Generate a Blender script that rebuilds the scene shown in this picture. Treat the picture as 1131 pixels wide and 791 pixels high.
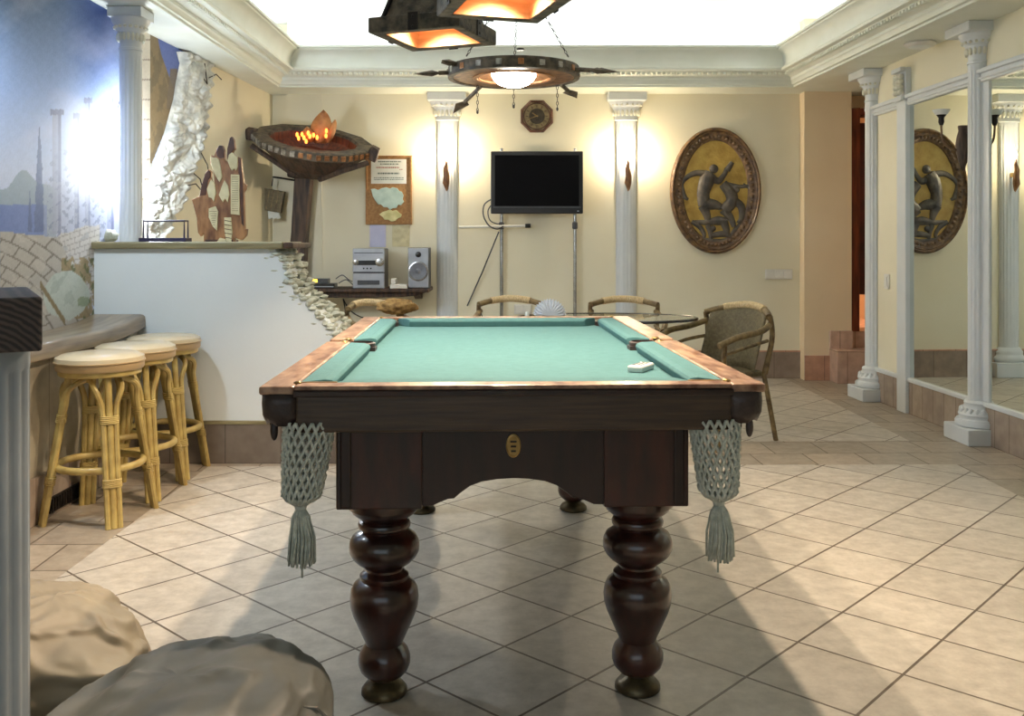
import bpy, bmesh, math, random
import numpy as np
from mathutils import Vector, Matrix, noise as mnoise
random.seed(7)
for o in list(bpy.data.objects): bpy.data.objects.remove(o)
S = bpy.context.scene
C = S.collection
PI = math.pi
R = math.radians
# ------------------------------------------------------------------ camera, light, exposure
F, HY, CX = 1045.0, 267.0, 565.5
cd = bpy.data.cameras.new('camera'); cam = bpy.data.objects.new('camera', cd); C.objects.link(cam)
cam.location = (0, 0, 1.2); cam.rotation_euler = (R(90), 0, 0)
cd.sensor_width = 36; cd.lens = 36*F/1131; cd.shift_y = -(395.5-HY)/1131; cd.clip_start = .05
S.camera = cam
S.view_settings.view_transform = 'Standard'; S.view_settings.look = 'None'
S.view_settings.gamma = 1; S.view_settings.use_curve_mapping = False
S.view_settings.exposure = 0.0
w = bpy.data.worlds.new('world'); S.world = w; w.use_nodes = True
w.node_tree.nodes['Background'].inputs[0].default_value = (.55, .65, .8, 1)
w.node_tree.nodes['Background'].inputs[1].default_value = .05
WARM = (1, .80, .58); COOL = (.80, .91, 1.0); COVE = (1, .97, .90)
def area(name, loc, rot, sx, sy, power, col):
    l = bpy.data.lights.new(name, 'AREA'); l.shape = 'RECTANGLE'; l.size = sx; l.size_y = sy; l.energy = power; l.color = col
    o = bpy.data.objects.new(name, l); C.objects.link(o); o.location = loc; o.rotation_euler = rot
    return o
area('added_front_fill', (-.6, -1.75, 1.6), (R(80), 0, 0), 3.4, 1.7, 22, (.70, .86, 1))  # added cool fill light behind the camera, not a known window
area('cove_light_back', (.2, 8.13, 2.56), (PI, 0, 0), 4.0, .06, 26, (.90, .97, 1))
area('cove_light_left', (-2.12, 5.6, 2.56), (PI, 0, 0), .06, 4.4, 33, COOL)
area('cove_light_right', (2.62, 5.6, 2.56), (PI, 0, 0), .06, 4.4, 29, (.92, .97, 1))
area('corridor_light', (3.25, 9.0, 2.3), (0, 0, 0), .3, .3, 40, (1, .55, .32))
sd = bpy.data.lights.new('left_downlight_beam', 'SPOT'); sd.energy = 95; sd.color = (.80, .91, 1); sd.spot_size = R(130); sd.spot_blend = .8; sd.shadow_soft_size = .08
so_ = bpy.data.objects.new('left_downlight_beam', sd); C.objects.link(so_); so_.location = (-2.07, 3.55, 2.44); so_.rotation_euler = (R(22), R(-16), 0)
E_PEND, E_CHAND, E_SCONCE, E_MURAL = 32, 44, 1750, 470
SPOT_W = 134

# ------------------------------------------------------------------ helpers
def P(px, py, D): return Vector(((px-CX)*D/F, D, 1.2+(HY-py)*D/F))
def X(px, D): return (px-CX)*D/F
def Z(py, D): return 1.2+(HY-py)*D/F

def nm(name):
    m = bpy.data.materials.new(name); m.use_nodes = True
    n = m.node_tree.nodes; return m, n, m.node_tree.links, n['Principled BSDF']
def lin(c): return tuple(((x/255)/12.92 if x/255 <= .04045 else ((x/255+.055)/1.055)**2.4) for x in c)+(1,)
def ramp(n, stops):
    r = n.new('ShaderNodeValToRGB'); e = r.color_ramp.elements
    e[0].position, e[0].color = stops[0][0], stops[0][1]; e[1].position, e[1].color = stops[-1][0], stops[-1][1]
    for p, c in stops[1:-1]:
        k = e.new(p); k.color = c
    return r
def simple(name, c1, c2=None, scale=6, rough=.6, metal=0, bump=0, bscale=None, stretch=(1,1,1), coat=0, detail=4, spec=.5):
    """two-tone noise material"""
    m, n, l, b = nm(name)
    c2 = c2 or tuple(x*.85 for x in c1)
    tc = n.new('ShaderNodeTexCoord'); mp = n.new('ShaderNodeMapping'); mp.inputs['Scale'].default_value = stretch
    l.new(tc.outputs['Object'], mp.inputs[0])
    t = n.new('ShaderNodeTexNoise'); t.inputs['Scale'].default_value = scale; t.inputs['Detail'].default_value = detail
    l.new(mp.outputs[0], t.inputs[0])
    r = ramp(n, [(.35, lin(c2)), (.65, lin(c1))]); l.new(t.outputs[0], r.inputs[0]); l.new(r.outputs[0], b.inputs['Base Color'])
    b.inputs['Roughness'].default_value = rough; b.inputs['Metallic'].default_value = metal
    b.inputs['Coat Weight'].default_value = coat; b.inputs['Coat Roughness'].default_value = .12
    b.inputs['Specular IOR Level'].default_value = spec
    if bump:
        t2 = n.new('ShaderNodeTexNoise'); t2.inputs['Scale'].default_value = bscale or scale*4; t2.inputs['Detail'].default_value = 5
        l.new(mp.outputs[0], t2.inputs[0])
        bu = n.new('ShaderNodeBump'); bu.inputs['Strength'].default_value = bump; bu.inputs['Distance'].default_value = .01
        l.new(t2.outputs[0], bu.inputs['Height']); l.new(bu.outputs[0], b.inputs['Normal'])
    return m
def emis(name, col, strength, base=None):
    m, n, l, b = nm(name); b.inputs['Base Color'].default_value = base or (*col[:3], 1)
    b.inputs['Emission Color'].default_value = (*col[:3], 1); b.inputs['Emission Strength'].default_value = strength
    return m
M = {}
M['cream'] = simple('cream_wall_paint', (232,226,202), (227,220,194), 2, .7, bump=.05, bscale=60)
M['pink'] = simple('salmon_wall_paint', (240,220,186), (235,213,178), 2, .7, bump=.05, bscale=60)
M['mint'] = simple('pale_grey_green_paint', (222,228,230), (216,222,224), 2, .6, bump=.05, bscale=50)
M['white'] = simple('white_ceiling_paint', (238,238,236), (232,232,228), 2, .7)
M['plaster'] = simple('off_white_plaster', (228,226,212), (218,216,198), 14, .55, bump=.08, bscale=60)
M['cornice'] = simple('cornice_plaster', (230,234,224), (224,228,216), 5, .5, bump=.03)
M['column'] = simple('column_white_enamel', (218,222,224), (212,217,220), 8, .35, bump=.02, bscale=30)
M['mahogany'] = simple('dark_mahogany', (66,28,19), (34,15,11), 5, .28, stretch=(4,4,1.2), coat=.5, bump=.06, bscale=20)
M['mahogany_h'] = simple('dark_mahogany_horizontal', (46,23,17), (30,15,11), 5, .3, stretch=(6,1,1), coat=.3, bump=.06, bscale=25)
M['apron'] = simple('apron_walnut', (72,54,38), (50,35,25), 12, .38, stretch=(.5,1,9), bump=.08, bscale=14, coat=.15, detail=8)
M['railwood'] = simple('worn_rail_wood', (168,136,112), (98,64,48), 26, .33, stretch=(1,.35,1), bump=.12, bscale=60, coat=.25, detail=8)
M['cloth'] = simple('green_baize', (75,115,119), (70,109,113), 40, .85, bump=.25, bscale=420, spec=.2)
M['leather'] = simple('dark_leather', (60,46,44), (34,26,26), 20, .42, bump=.4, bscale=50)
M['net'] = simple('grey_cotton_cord', (214,218,208), (180,186,176), 60, .85, bump=.5, bscale=300)
M['brass'] = simple('aged_brass', (176,146,92), (112,90,56), 22, .32, metal=.9, bump=.1)
M['bronze'] = simple('dull_bronze_foot', (96,84,60), (52,44,32), 16, .35, metal=.7, bump=.1)
M['rattan'] = simple('honey_cane', (190,168,102), (158,134,76), 14, .42, bump=.15, bscale=40, coat=.2)
M['wicker'] = simple('olive_brown_wicker', (118,106,76), (94,84,58), 60, .6, bump=.5, bscale=130)
M['wicker_frame'] = simple('aged_rattan_frame', (142,120,78), (86,68,42), 20, .5, bump=.3, bscale=80)
M['weave'] = simple('pale_rattan_wrap', (226,202,156), (186,158,112), 70, .55, bump=.6, bscale=120, stretch=(3,1,1))
M['vinyl'] = simple('beige_vinyl', (206,190,158), (194,178,146), 5, .26, bump=.03, coat=.3)
M['vinyl_side'] = simple('tan_vinyl_band', (178,152,112), (166,140,102), 5, .4)
M['dark_wood'] = simple('dark_rough_wood', (92,72,58), (40,30,25), 6, .6, stretch=(6,6,.7), bump=.6, bscale=26, detail=8)
M['dark_wood_h'] = simple('dark_rough_wood_horizontal', (84,60,44), (34,24,19), 9, .6, stretch=(5,1,1), bump=.6, bscale=26, detail=8)
M['ledge'] = simple('olive_stained_board', (150,142,106), (116,106,76), 8, .45, stretch=(.4,4,4), bump=.1, bscale=20)
M['bench'] = simple('varnished_bench_board', (150,132,108), (112,96,76), 7, .3, stretch=(4,.4,4), bump=.1, bscale=20, coat=.4)
M['black'] = simple('black_plastic', (24,24,26), (18,18,20), 10, .3)
M['screen'] = simple('black_matt_screen', (12,11,14), (10,10,12), 2, .6, spec=.08)
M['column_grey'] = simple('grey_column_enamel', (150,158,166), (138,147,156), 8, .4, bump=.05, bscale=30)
M['silver'] = simple('silver_plastic', (176,180,188), (160,164,174), 10, .3, metal=.35)
M['darkgrey'] = simple('dark_grey_plastic', (70,72,78), (56,58,62), 10, .4)
M['conegrey'] = simple('mid_grey_cone', (118,122,132), (104,108,118), 20, .5)
M['chrome'] = simple('brushed_steel', (190,190,190), (160,160,160), 20, .25, metal=.9)
M['iron'] = simple('blackened_iron', (48,42,40), (26,22,22), 20, .5, metal=.5, bump=.2)
M['purple_iron'] = simple('dark_purple_painted_steel', (44,38,74), (34,30,60), 12, .4)
M['paper'] = simple('white_paper', (226,228,222), (216,220,214), 10, .8)
M['lavender'] = simple('lavender_paper', (206,206,230), (194,194,222), 10, .7)
M['white_plastic'] = simple('white_plastic', (230,228,220), (220,218,210), 10, .35)
M['cork'] = simple('brown_board', (172,130,84), (150,110,68), 50, .8, bump=.2, bscale=120)
M['ink'] = simple('faded_ink', (92,110,100), (70,90,84), 30, .8)
M['redink'] = simple('red_ink', (170,90,84), (150,76,70), 30, .8)
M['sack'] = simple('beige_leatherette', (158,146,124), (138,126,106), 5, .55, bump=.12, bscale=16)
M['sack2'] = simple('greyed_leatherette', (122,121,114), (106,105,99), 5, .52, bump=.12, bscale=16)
M['stone'] = simple('painted_plaster_rock', (226,228,222), (172,176,176), 9, .8, bump=.5, bscale=24, detail=8)
M['stone_edge'] = simple('chipped_plaster_stone', (210,213,200), (166,166,148), 16, .7, bump=.9, bscale=34, detail=8)
M['gold'] = simple('ochre_relief_ground', (188,158,78), (160,128,56), 12, .5, bump=.5, bscale=40)
M['figure'] = simple('slate_relief_paint', (104,96,84), (66,62,60), 14, .5, bump=.5, bscale=40)
M['frame_brown'] = simple('carved_brown_frame', (126,96,62), (78,58,44), 22, .42, bump=.9, bscale=45, coat=.2, detail=8)
M['handwood'] = simple('scorched_carved_wood', (172,124,78), (104,64,38), 8, .45, stretch=(3,3,1), bump=.4, bscale=20, coat=.2, detail=7)
M['handdark'] = simple('burnt_wood_edge', (92,52,34), (54,30,20), 12, .5, bump=.3)
M['parch'] = simple('pale_parchment', (222,212,172), (200,188,148), 20, .7)
M['redwood'] = simple('reddish_brown_door', (122,52,26), (72,24,12), 8, .4, stretch=(6,6,.6), bump=.1)
M['darkred'] = simple('dark_red_door', (84,22,18), (54,12,10), 8, .4)
M['shade'] = simple('weathered_lamp_wood', (104,92,74), (44,40,34), 8, .6, stretch=(3,3,3), bump=.5, bscale=30, detail=8)
M['pine'] = simple('bare_pine_lining', (226,176,128), (204,146,96), 7, .55, stretch=(1,1,7), bump=.1)
M['copper'] = simple('copper_tile', (196,140,94), (130,90,62), 30, .3, metal=.7)
M['silver_tile'] = simple('pale_metal_tile', (196,192,186), (120,114,108), 30, .3, metal=.6)
M['glass_white'] = simple('frosted_glass', (232,236,232), (222,228,224), 10, .3)
M['brown_cloth'] = simple('mustard_brown_towel', (176,140,84), (120,90,48), 30, .85, bump=.8, bscale=40)
M['tableglass'] = None
M['mirror'] = simple('mirror_glass', (226,232,226), (224,230,224), 1, .0, metal=1)
M['napkin'] = simple('white_napkin', (232,236,242), (222,228,238), 10, .8)
M['tealpaper'] = simple('pale_teal_leaf', (196,216,204), (164,190,178), 12, .5)
M['yellowpaper'] = simple('pale_yellow_leaf', (220,212,158), (190,184,124), 16, .5)
M['remote'] = simple('white_remote', (222,226,224), (212,216,216), 10, .4)
M['tablecloth'] = simple('dark_glass_tabletop', (44,46,50), (34,36,40), 3, .15)
gm, gn, gl, gb = nm('clear_table_glass'); gb.inputs['Base Color'].default_value = (.9, .96, .94, 1); gb.inputs['Transmission Weight'].default_value = 1; gb.inputs['Roughness'].default_value = .02; gb.inputs['IOR'].default_value = 1.15; M['tableglass'] = gm
M['bulb'] = emis('warm_bulb', (1,.60,.30), E_PEND)
M['bowl'] = emis('glowing_glass_bowl', (1,.93,.78), E_CHAND, (.9,.9,.85,1))
M['scbulb'] = emis('sconce_bulb', (1,.80,.54), E_SCONCE)
M['tube'] = emis('cool_tube', (.86,.93,1), E_MURAL)
M['display'] = emis('amber_display', (1,.62,.08), 2.2)
M['flame'] = emis('orange_flame_bulb', (1,.20,.03), 5)
M['driedleaf'] = simple('dried_leaf_paper_flame', (200,140,84), (150,92,48), 12, .6)

def brick(n, l, vec, c1, c2, mo, bw, bh, ms, offset):
    t = n.new('ShaderNodeTexBrick'); t.offset = offset; t.squash = 1
    t.inputs['Color1'].default_value = lin(c1); t.inputs['Color2'].default_value = lin(c2); t.inputs['Mortar'].default_value = lin(mo)
    t.inputs['Scale'].default_value = 1; t.inputs['Brick Width'].default_value = bw; t.inputs['Row Height'].default_value = bh
    t.inputs['Mortar Size'].default_value = ms; t.inputs['Mortar Smooth'].default_value = .15; t.inputs['Bias'].default_value = 0
    l.new(vec, t.inputs['Vector']); return t
def floor_mat():
    m, n, l, b = nm('ceramic_floor_tiles')
    g = n.new('ShaderNodeNewGeometry')
    def mapped(ang, ox, oy):
        # rotate world xy about (ox,oy) by -ang
        v = n.new('ShaderNodeVectorMath'); v.operation = 'SUBTRACT'; v.inputs[1].default_value = (ox, oy, 0)
        l.new(g.outputs['Position'], v.inputs[0])
        r = n.new('ShaderNodeVectorRotate'); r.rotation_type = 'Z_AXIS'; r.inputs['Angle'].default_value = -ang
        l.new(v.outputs[0], r.inputs['Vector']); return r.outputs[0]
    a = brick(n, l, mapped(R(47), .857, 2.835), (204,196,184), (192,184,172), (104,92,80), .311, .311, .0045, 0)
    c = brick(n, l, mapped(R(1.8), 2.40, 5.08), (178,164,146), (160,148,132), (108,95,80), .30, .30, .004, .5)
    sx = n.new('ShaderNodeSeparateXYZ'); l.new(g.outputs['Position'], sx.inputs[0])
    def math_(op, i0, i1):
        q = n.new('ShaderNodeMath'); q.operation = op
        for k, i in enumerate((i0, i1)):
            if isinstance(i, (int, float)): q.inputs[k].default_value = i
            else: l.new(i, q.inputs[k])
        return q.outputs[0]
    # border band along the mirror wall, the left wall, and the cross band
    X_, Y_ = sx.outputs[0], sx.outputs[1]
    yy = math_('SUBTRACT', Y_, math_('MULTIPLY', X_, .012))
    right = math_('GREATER_THAN', X_, 2.395)
    left = math_('LESS_THAN', X_, -1.62)
    band = math_('MULTIPLY', math_('GREATER_THAN', yy, 5.07), math_('LESS_THAN', yy, 5.67))
    mask = math_('MAXIMUM', math_('MAXIMUM', right, left), band)
    mix = n.new('ShaderNodeMix'); mix.data_type = 'RGBA'
    l.new(mask, mix.inputs['Factor']); l.new(a.outputs['Color'], mix.inputs['A']); l.new(c.outputs['Color'], mix.inputs['B'])
    mf = n.new('ShaderNodeMix'); mf.data_type = 'FLOAT'
    l.new(mask, mf.inputs[0]); l.new(a.outputs['Fac'], mf.inputs[2]); l.new(c.outputs['Fac'], mf.inputs[3])
    no = n.new('ShaderNodeTexNoise'); no.inputs['Scale'].default_value = 14; no.inputs['Detail'].default_value = 9; no.inputs['Roughness'].default_value = .7
    l.new(g.outputs['Position'], no.inputs[0])
    rp = ramp(n, [(.35, (.74,.73,.72,1)), (.62, (1,1,1,1))]); l.new(no.outputs[0], rp.inputs[0])
    mu = n.new('ShaderNodeMix'); mu.data_type = 'RGBA'; mu.blend_type = 'MULTIPLY'; mu.inputs['Factor'].default_value = 1
    l.new(mix.outputs['Result'], mu.inputs['A']); l.new(rp.outputs[0], mu.inputs['B'])
    l.new(mu.outputs['Result'], b.inputs['Base Color'])
    no2 = n.new('ShaderNodeTexNoise'); no2.inputs['Scale'].default_value = 60; no2.inputs['Detail'].default_value = 6
    l.new(g.outputs['Position'], no2.inputs[0])
    h = math_('SUBTRACT', math_('MULTIPLY', no2.outputs[0], .25), mf.outputs[0])
    bu = n.new('ShaderNodeBump'); bu.inputs['Strength'].default_value = .5; bu.inputs['Distance'].default_value = .004
    l.new(h, bu.inputs['Height']); l.new(bu.outputs[0], b.inputs['Normal'])
    b.inputs['Roughness'].default_value = .42
    return m
M['floor'] = floor_mat()
def wall_tile(name, c1, c2, mo, wdt, h, axis, off):
    """tiles on a vertical face; axis 'x' runs along x, 'y' along y"""
    m, n, l, b = nm(name)
    g = n.new('ShaderNodeNewGeometry'); sx = n.new('ShaderNodeSeparateXYZ'); l.new(g.outputs['Position'], sx.inputs[0])
    cb = n.new('ShaderNodeCombineXYZ')
    l.new(sx.outputs[0 if axis == 'x' else 1], cb.inputs[0]); l.new(sx.outputs[2], cb.inputs[1])
    mp = n.new('ShaderNodeMapping'); mp.inputs['Location'].default_value = (off, 0, 0); l.new(cb.outputs[0], mp.inputs[0])
    t = brick(n, l, mp.outputs[0], c1, c2, mo, wdt, h, .003, 0)
    no = n.new('ShaderNodeTexNoise'); no.inputs['Scale'].default_value = 12; no.inputs['Detail'].default_value = 8
    l.new(g.outputs['Position'], no.inputs[0])
    rp = ramp(n, [(.35, (.76,.74,.73,1)), (.65, (1,1,1,1))]); l.new(no.outputs[0], rp.inputs[0])
    mu = n.new('ShaderNodeMix'); mu.data_type = 'RGBA'; mu.blend_type = 'MULTIPLY'; mu.inputs['Factor'].default_value = 1
    l.new(t.outputs['Color'], mu.inputs['A']); l.new(rp.outputs[0], mu.inputs['B']); l.new(mu.outputs['Result'], b.inputs['Base Color'])
    b.inputs['Roughness'].default_value = .35
    return m
M['base_x'] = wall_tile('skirting_tiles_back', (160,142,126), (148,131,117), (118,100,86), .30, .30, 'x', .1)
M['base_y'] = wall_tile('skirting_tiles_side', (180,164,148), (166,150,136), (118,100,86), .15, .30, 'y', .05)
M['base_p'] = wall_tile('skirting_tiles_partition', (122,112,102), (112,102,94), (86,78,70), .30, .30, 'x', .05)
M['base_pink'] = wall_tile('skirting_tiles_salmon', (206,160,132), (196,150,124), (134,100,82), .30, .5, 'x', .0)
M['step'] = wall_tile('step_tiles', (212,180,160), (200,168,150), (140,112,96), .16, .27, 'x', .05)
M['panel_y'] = wall_tile('painted_vertical_panelling', (186,178,158), (180,172,152), (130,122,104), .42, 3, 'y', .05)

class MB:
    def __init__(s): s.v = []; s.f = []
    def add(s, vs, fs, mat=None):
        k = len(s.v)
        s.v += [tuple((mat @ Vector(p)) if mat else p) for p in vs]; s.f += [tuple(i+k for i in f) for f in fs]; return s
    def box(s, x0, x1, y0, y1, z0, z1, mat=None):
        vs = [(x, y, z) for x in (x0, x1) for y in (y0, y1) for z in (z0, z1)]
        return s.add(vs, [(0,1,3,2),(4,6,7,5),(0,4,5,1),(2,3,7,6),(0,2,6,4),(1,5,7,3)], mat)
    def tube(s, pts, r, n=8, mat=None, closed=False, cap=True):
        pts = [Vector(p) for p in pts]; N = len(pts)
        rs = r if isinstance(r, (list, tuple)) else [r]*N
        tang = []
        for i in range(N):
            a = pts[(i-1) % N] if (closed or i > 0) else pts[i]; b_ = pts[(i+1) % N] if (closed or i < N-1) else pts[i]
            tang.append((b_-a).normalized())
        up = Vector((0,0,1)) if abs(tang[0].z) < .9 else Vector((1,0,0))
        nrm = (up-tang[0]*up.dot(tang[0])).normalized()
        vs = []
        for i in range(N):
            t = tang[i]; nrm = (nrm-t*nrm.dot(t))
            nrm = nrm.normalized() if nrm.length > 1e-6 else Vector((1,0,0))
            bn = t.cross(nrm)
            for k in range(n):
                a = 2*PI*k/n; vs.append(pts[i]+(nrm*math.cos(a)+bn*math.sin(a))*rs[i])
        fs = []
        for i in range(N if closed else N-1):
            j = (i+1) % N
            for k in range(n):
                q = (k+1) % n; fs.append((i*n+k, i*n+q, j*n+q, j*n+k))
        if not closed and cap: fs.append(tuple(range(n))[::-1]); fs.append(tuple((N-1)*n+k for k in range(n)))
        return s.add(vs, fs, mat)
    def lathe(s, prof, n=32, mat=None, caps=True, flute=0, nf=16, z0=None, z1=None, a0=0, a1=2*PI):
        """profile [(r,z)] around z"""
        full = abs(a1-a0-2*PI) < 1e-6; cols = n if full else n+1; vs = []
        for r, z in prof:
            for k in range(cols):
                a = a0+(a1-a0)*k/n; rr = r
                if flute and z0 <= z <= z1: rr = r*(1-flute*max(0, math.cos(nf*a))**.7)
                vs.append((rr*math.cos(a), rr*math.sin(a), z))
        fs = []
        for i in range(len(prof)-1):
            for k in range(n):
                q = (k+1) % cols; fs.append((i*cols+k, i*cols+q, (i+1)*cols+q, (i+1)*cols+k))
        if caps and full:
            fs.append(tuple(range(cols))[::-1]); fs.append(tuple((len(prof)-1)*cols+k for k in range(cols)))
        return s.add(vs, fs, mat)
    def prism(s, poly, h0, h1, axis='z', mat=None):
        """polygon (2d) extruded; axis z: poly=(x,y); y: poly=(x,z); x: poly=(y,z)"""
        n = len(poly)
        def mk(a, b_, h): return (a, b_, h) if axis == 'z' else ((a, h, b_) if axis == 'y' else (h, a, b_))
        vs = [mk(a, b_, h0) for a, b_ in poly]+[mk(a, b_, h1) for a, b_ in poly]
        fs = [tuple(range(n)), tuple(range(n, 2*n))[::-1]]+[(i, (i+1) % n, (i+1) % n+n, i+n) for i in range(n)]
        return s.add(vs, fs, mat)
    def ball(s, c, rx, ry=None, rz=None, n=16, m=10, mat=None, fn=None):
        ry = ry or rx; rz = rz or rx; vs = []; fs = []
        for i in range(m+1):
            t = PI*i/m
            for k in range(n):
                a = 2*PI*k/n; d = Vector((math.sin(t)*math.cos(a), math.sin(t)*math.sin(a), math.cos(t)))
                q = fn(d) if fn else 1
                vs.append((c[0]+rx*d.x*q, c[1]+ry*d.y*q, c[2]+rz*d.z*q))
        for i in range(m):
            for k in range(n):
                q = (k+1) % n; fs.append((i*n+k, (i+1)*n+k, (i+1)*n+q, i*n+q))
        return s.add(vs, fs, mat)
    def build(s, name, mat, parent=None, smooth=False, bev=0, world=False, kind=None, sub=0, autosm=40):
        me = bpy.data.meshes.new(name); me.from_pydata([tuple(p) for p in s.v], [], s.f); me.validate()
        bm = bmesh.new(); bm.from_mesh(me); bmesh.ops.remove_doubles(bm, verts=bm.verts, dist=1e-5)
        bmesh.ops.recalc_face_normals(bm, faces=bm.faces); bm.to_mesh(me); bm.free()
        if world and parent is not None: me.transform(wm(parent).inverted())
        me.materials.append(M[mat] if isinstance(mat, str) else mat)
        if smooth:
            me.polygons.foreach_set('use_smooth', [True]*len(me.polygons))
            if autosm: me.set_sharp_from_angle(angle=R(autosm))
        o = bpy.data.objects.new(name, me); C.objects.link(o)
        if parent is not None: o.parent = parent
        if bev:
            b_ = o.modifiers.new('bevel', 'BEVEL'); b_.width = bev; b_.segments = 2; b_.limit_method = 'ANGLE'; b_.angle_limit = R(40)
        if sub:
            u = o.modifiers.new('sub', 'SUBSURF'); u.levels = u.render_levels = sub
        if kind: o['kind'] = kind
        return o
def wm(o):
    m = Matrix.Translation(o.location) @ o.rotation_euler.to_matrix().to_4x4()
    return (wm(o.parent) @ m) if o.parent else m
def tag(o, label, cat, group=None, kind=None):
    o['label'] = label; o['category'] = cat
    if group: o['group'] = group
    if kind: o['kind'] = kind
    return o
def thing(name, label, cat, loc=(0,0,0), rotz=0, group=None):
    o = bpy.data.objects.new(name, None); C.objects.link(o); o.location = loc; o.rotation_euler = (0, 0, rotz); o.empty_display_size = .05
    return tag(o, label, cat, group)
def copy_tree(o, parent=None):
    c = o.copy(); C.objects.link(c)
    if parent is not None: c.parent = parent
    for ch in list(o.children): copy_tree(ch, c)
    return c
def T(x, y, z): return Matrix.Translation((x, y, z))
def RZ(a): return Matrix.Rotation(a, 4, 'Z')
def RX(a): return Matrix.Rotation(a, 4, 'X')
def RY(a): return Matrix.Rotation(a, 4, 'Y')
def bez(pts, n=12):
    """catmull-rom through points"""
    pts = [Vector(p) for p in pts]; q = [pts[0]]+pts+[pts[-1]]; out = []
    for i in range(1, len(q)-2):
        a, b_, c, d = q[i-1:i+3]
        for k in range(n):
            t = k/n; out.append(.5*((2*b_)+(-a+c)*t+(2*a-5*b_+4*c-d)*t*t+(-a+3*b_-3*c+d)*t**3))
    out.append(pts[-1]); return out

# ------------------------------------------------------------------ the room
HC, SOF = 3.13, 2.50
FRONT = -2.0
def xl(y): return -2.27 if y < 5.95 else -2.27+(y-5.95)*.0588
def xr(y): return 2.833-.0346*(y-5.236)
MB().box(-2.6, 5.2, FRONT-.2, 10.2, -.1, 0).build('floor', 'floor', kind='structure')
MB().box(-2.6, 5.2, FRONT-.2, 10.2, HC, HC+.1).build('ceiling', 'white', kind='structure')
b = MB(); b.prism([(-2.27, FRONT), (-2.27, 5.95), (xl(8.42), 8.42), (-2.6, 8.42), (-2.6, FRONT)], 0, HC)
b.build('wall_left', 'cream', kind='structure')
b = MB(); b.box(-2.6, -1.98, 8.40, 8.6, 0, HC); b.box(-1.98, 2.53, 8.32, 8.6, 0, HC)
b.build('wall_back', 'cream', kind='structure')
MB().box(2.53, 2.94, 8.19, 8.6, 0, HC).build('wall_passage', 'pink', kind='structure')
MB().box(-2.6, 5.2, FRONT-.2, FRONT, 0, HC).build('wall_front', 'cream', kind='structure')
b = MB(); b.prism([(xr(FRONT), FRONT), (xr(7.30), 7.30), (xr(7.30)+.16, 7.30), (xr(FRONT)+.16, FRONT)], 0, HC)
b.build('wall_right', 'cream', kind='structure')
# passage beyond the mirror wall
b = MB(); b.box(3.55, 3.7, 7.0, 10.2, 0, HC); b.box(2.92, 3.55, 7.1, 7.25, 0, HC)
b.build('wall_corridor', 'pink', kind='structure')
MB().box(2.94, 3.7, 9.9, 10.1, 0, HC).build('wall_corridor_end', 'pink', kind='structure')
# steps up into the passage
b = MB(); b.box(2.745, 3.55, 7.98, 8.25, 0, .275); b.box(2.745, 2.94, 8.19-.03, 8.19, .275, .43); b.box(2.94, 3.55, 8.25, 9.9, 0, .42)
b.build('trim_9', 'step', kind='structure', bev=.004)
b = MB(); b.box(2.94, 3.02, 8.22, 8.42, .42, 2.36); b.box(3.02, 3.55, 8.22, 8.42, 2.30, 2.36); b.build('door_1', 'redwood', kind='structure', bev=.004)
b = MB(); b.box(3.03, 3.50, 8.6, 8.65, .72, 2.28); lf = b.build('door_2', 'darkred', kind='structure', bev=.004)
MB().ball((3.1, 8.58, 1.25), .025).build('door_handle', 'brass', lf, smooth=True)
MB().box(2.94, 3.55, 8.44, 8.6, 2.36, HC).build('wall_lintel', 'pink', kind='structure')
# soffit ring round the coffer
CO = [(-1.97, 7.97), (2.378, 7.97), (2.80, -.6), (-1.97, -.6)]
b = MB()
b.prism([(-2.6, -2.2), (-1.97, -2.2), (-1.97, 7.97), (-2.6, 8.6)], SOF, SOF+.03)
b.prism([(-2.6, 8.6), (-1.97, 7.97), (2.378, 7.97), (2.60, 8.6)], SOF, SOF+.03)
b.prism([(2.60, 8.6), (2.378, 7.97), (2.80, -.6), (2.88, -2.2), (5.2, -2.2), (5.2, 8.6)], SOF, SOF+.03)
b.prism([(-1.97, -2.2), (2.88, -2.2), (2.80, -.6), (-1.97, -.6)], SOF, SOF+.03)
b.build('trim_1', 'cornice', kind='structure')
b = MB(); b.box(-1.97, 2.55, 8.300, 8.318, SOF+.03, HC-.001); b.build('trim_12', 'white', kind='structure')
MB().prism([(-2.268, -1.9), (-2.268, 5.95), (xl(8.3), 8.3), (xl(8.3)+.01, 8.3), (-2.258, 5.95), (-2.258, -1.9)], SOF+.03, HC-.001).build('trim_13', 'white', kind='structure')
# cornice moulding
def offs(poly, d):
    n = len(poly); out = []
    for i in range(n):
        p0, p1, p2 = Vector(poly[i-1]), Vector(poly[i]), Vector(poly[(i+1) % n])
        e1 = (p1-p0).normalized(); e2 = (p2-p1).normalized()
        n1 = Vector((e1.y, -e1.x)); n2 = Vector((e2.y, -e2.x))    # clockwise loop: right normal is inward
        k = n1+n2; k = k/k.dot(n1); out.append(p1+k*d)
    return out
prof = [(-.03,2.50),(0,2.495),(.012,2.50),(.012,2.515),(.028,2.52),(.034,2.545),(.045,2.555),(.047,2.575),(.062,2.585),(.085,2.60),(.115,2.608),(.118,2.614),(.160,2.616),
        (.165,2.632),(.158,2.643),(.140,2.648),(.138,2.665),(.142,2.70),(.155,2.735),(.178,2.762),(.208,2.778),(.212,2.788),(.228,2.792),(.230,2.808),(.215,2.815),(.19,2.81),(.13,2.74),(.05,2.66),(-.03,2.53)]
b = MB(); rings = [offs(CO, d) for d, z in prof]; vs = []
for (d, z), rg in zip(prof, rings): vs += [(p.x, p.y, z) for p in rg]
fs = []
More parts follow.
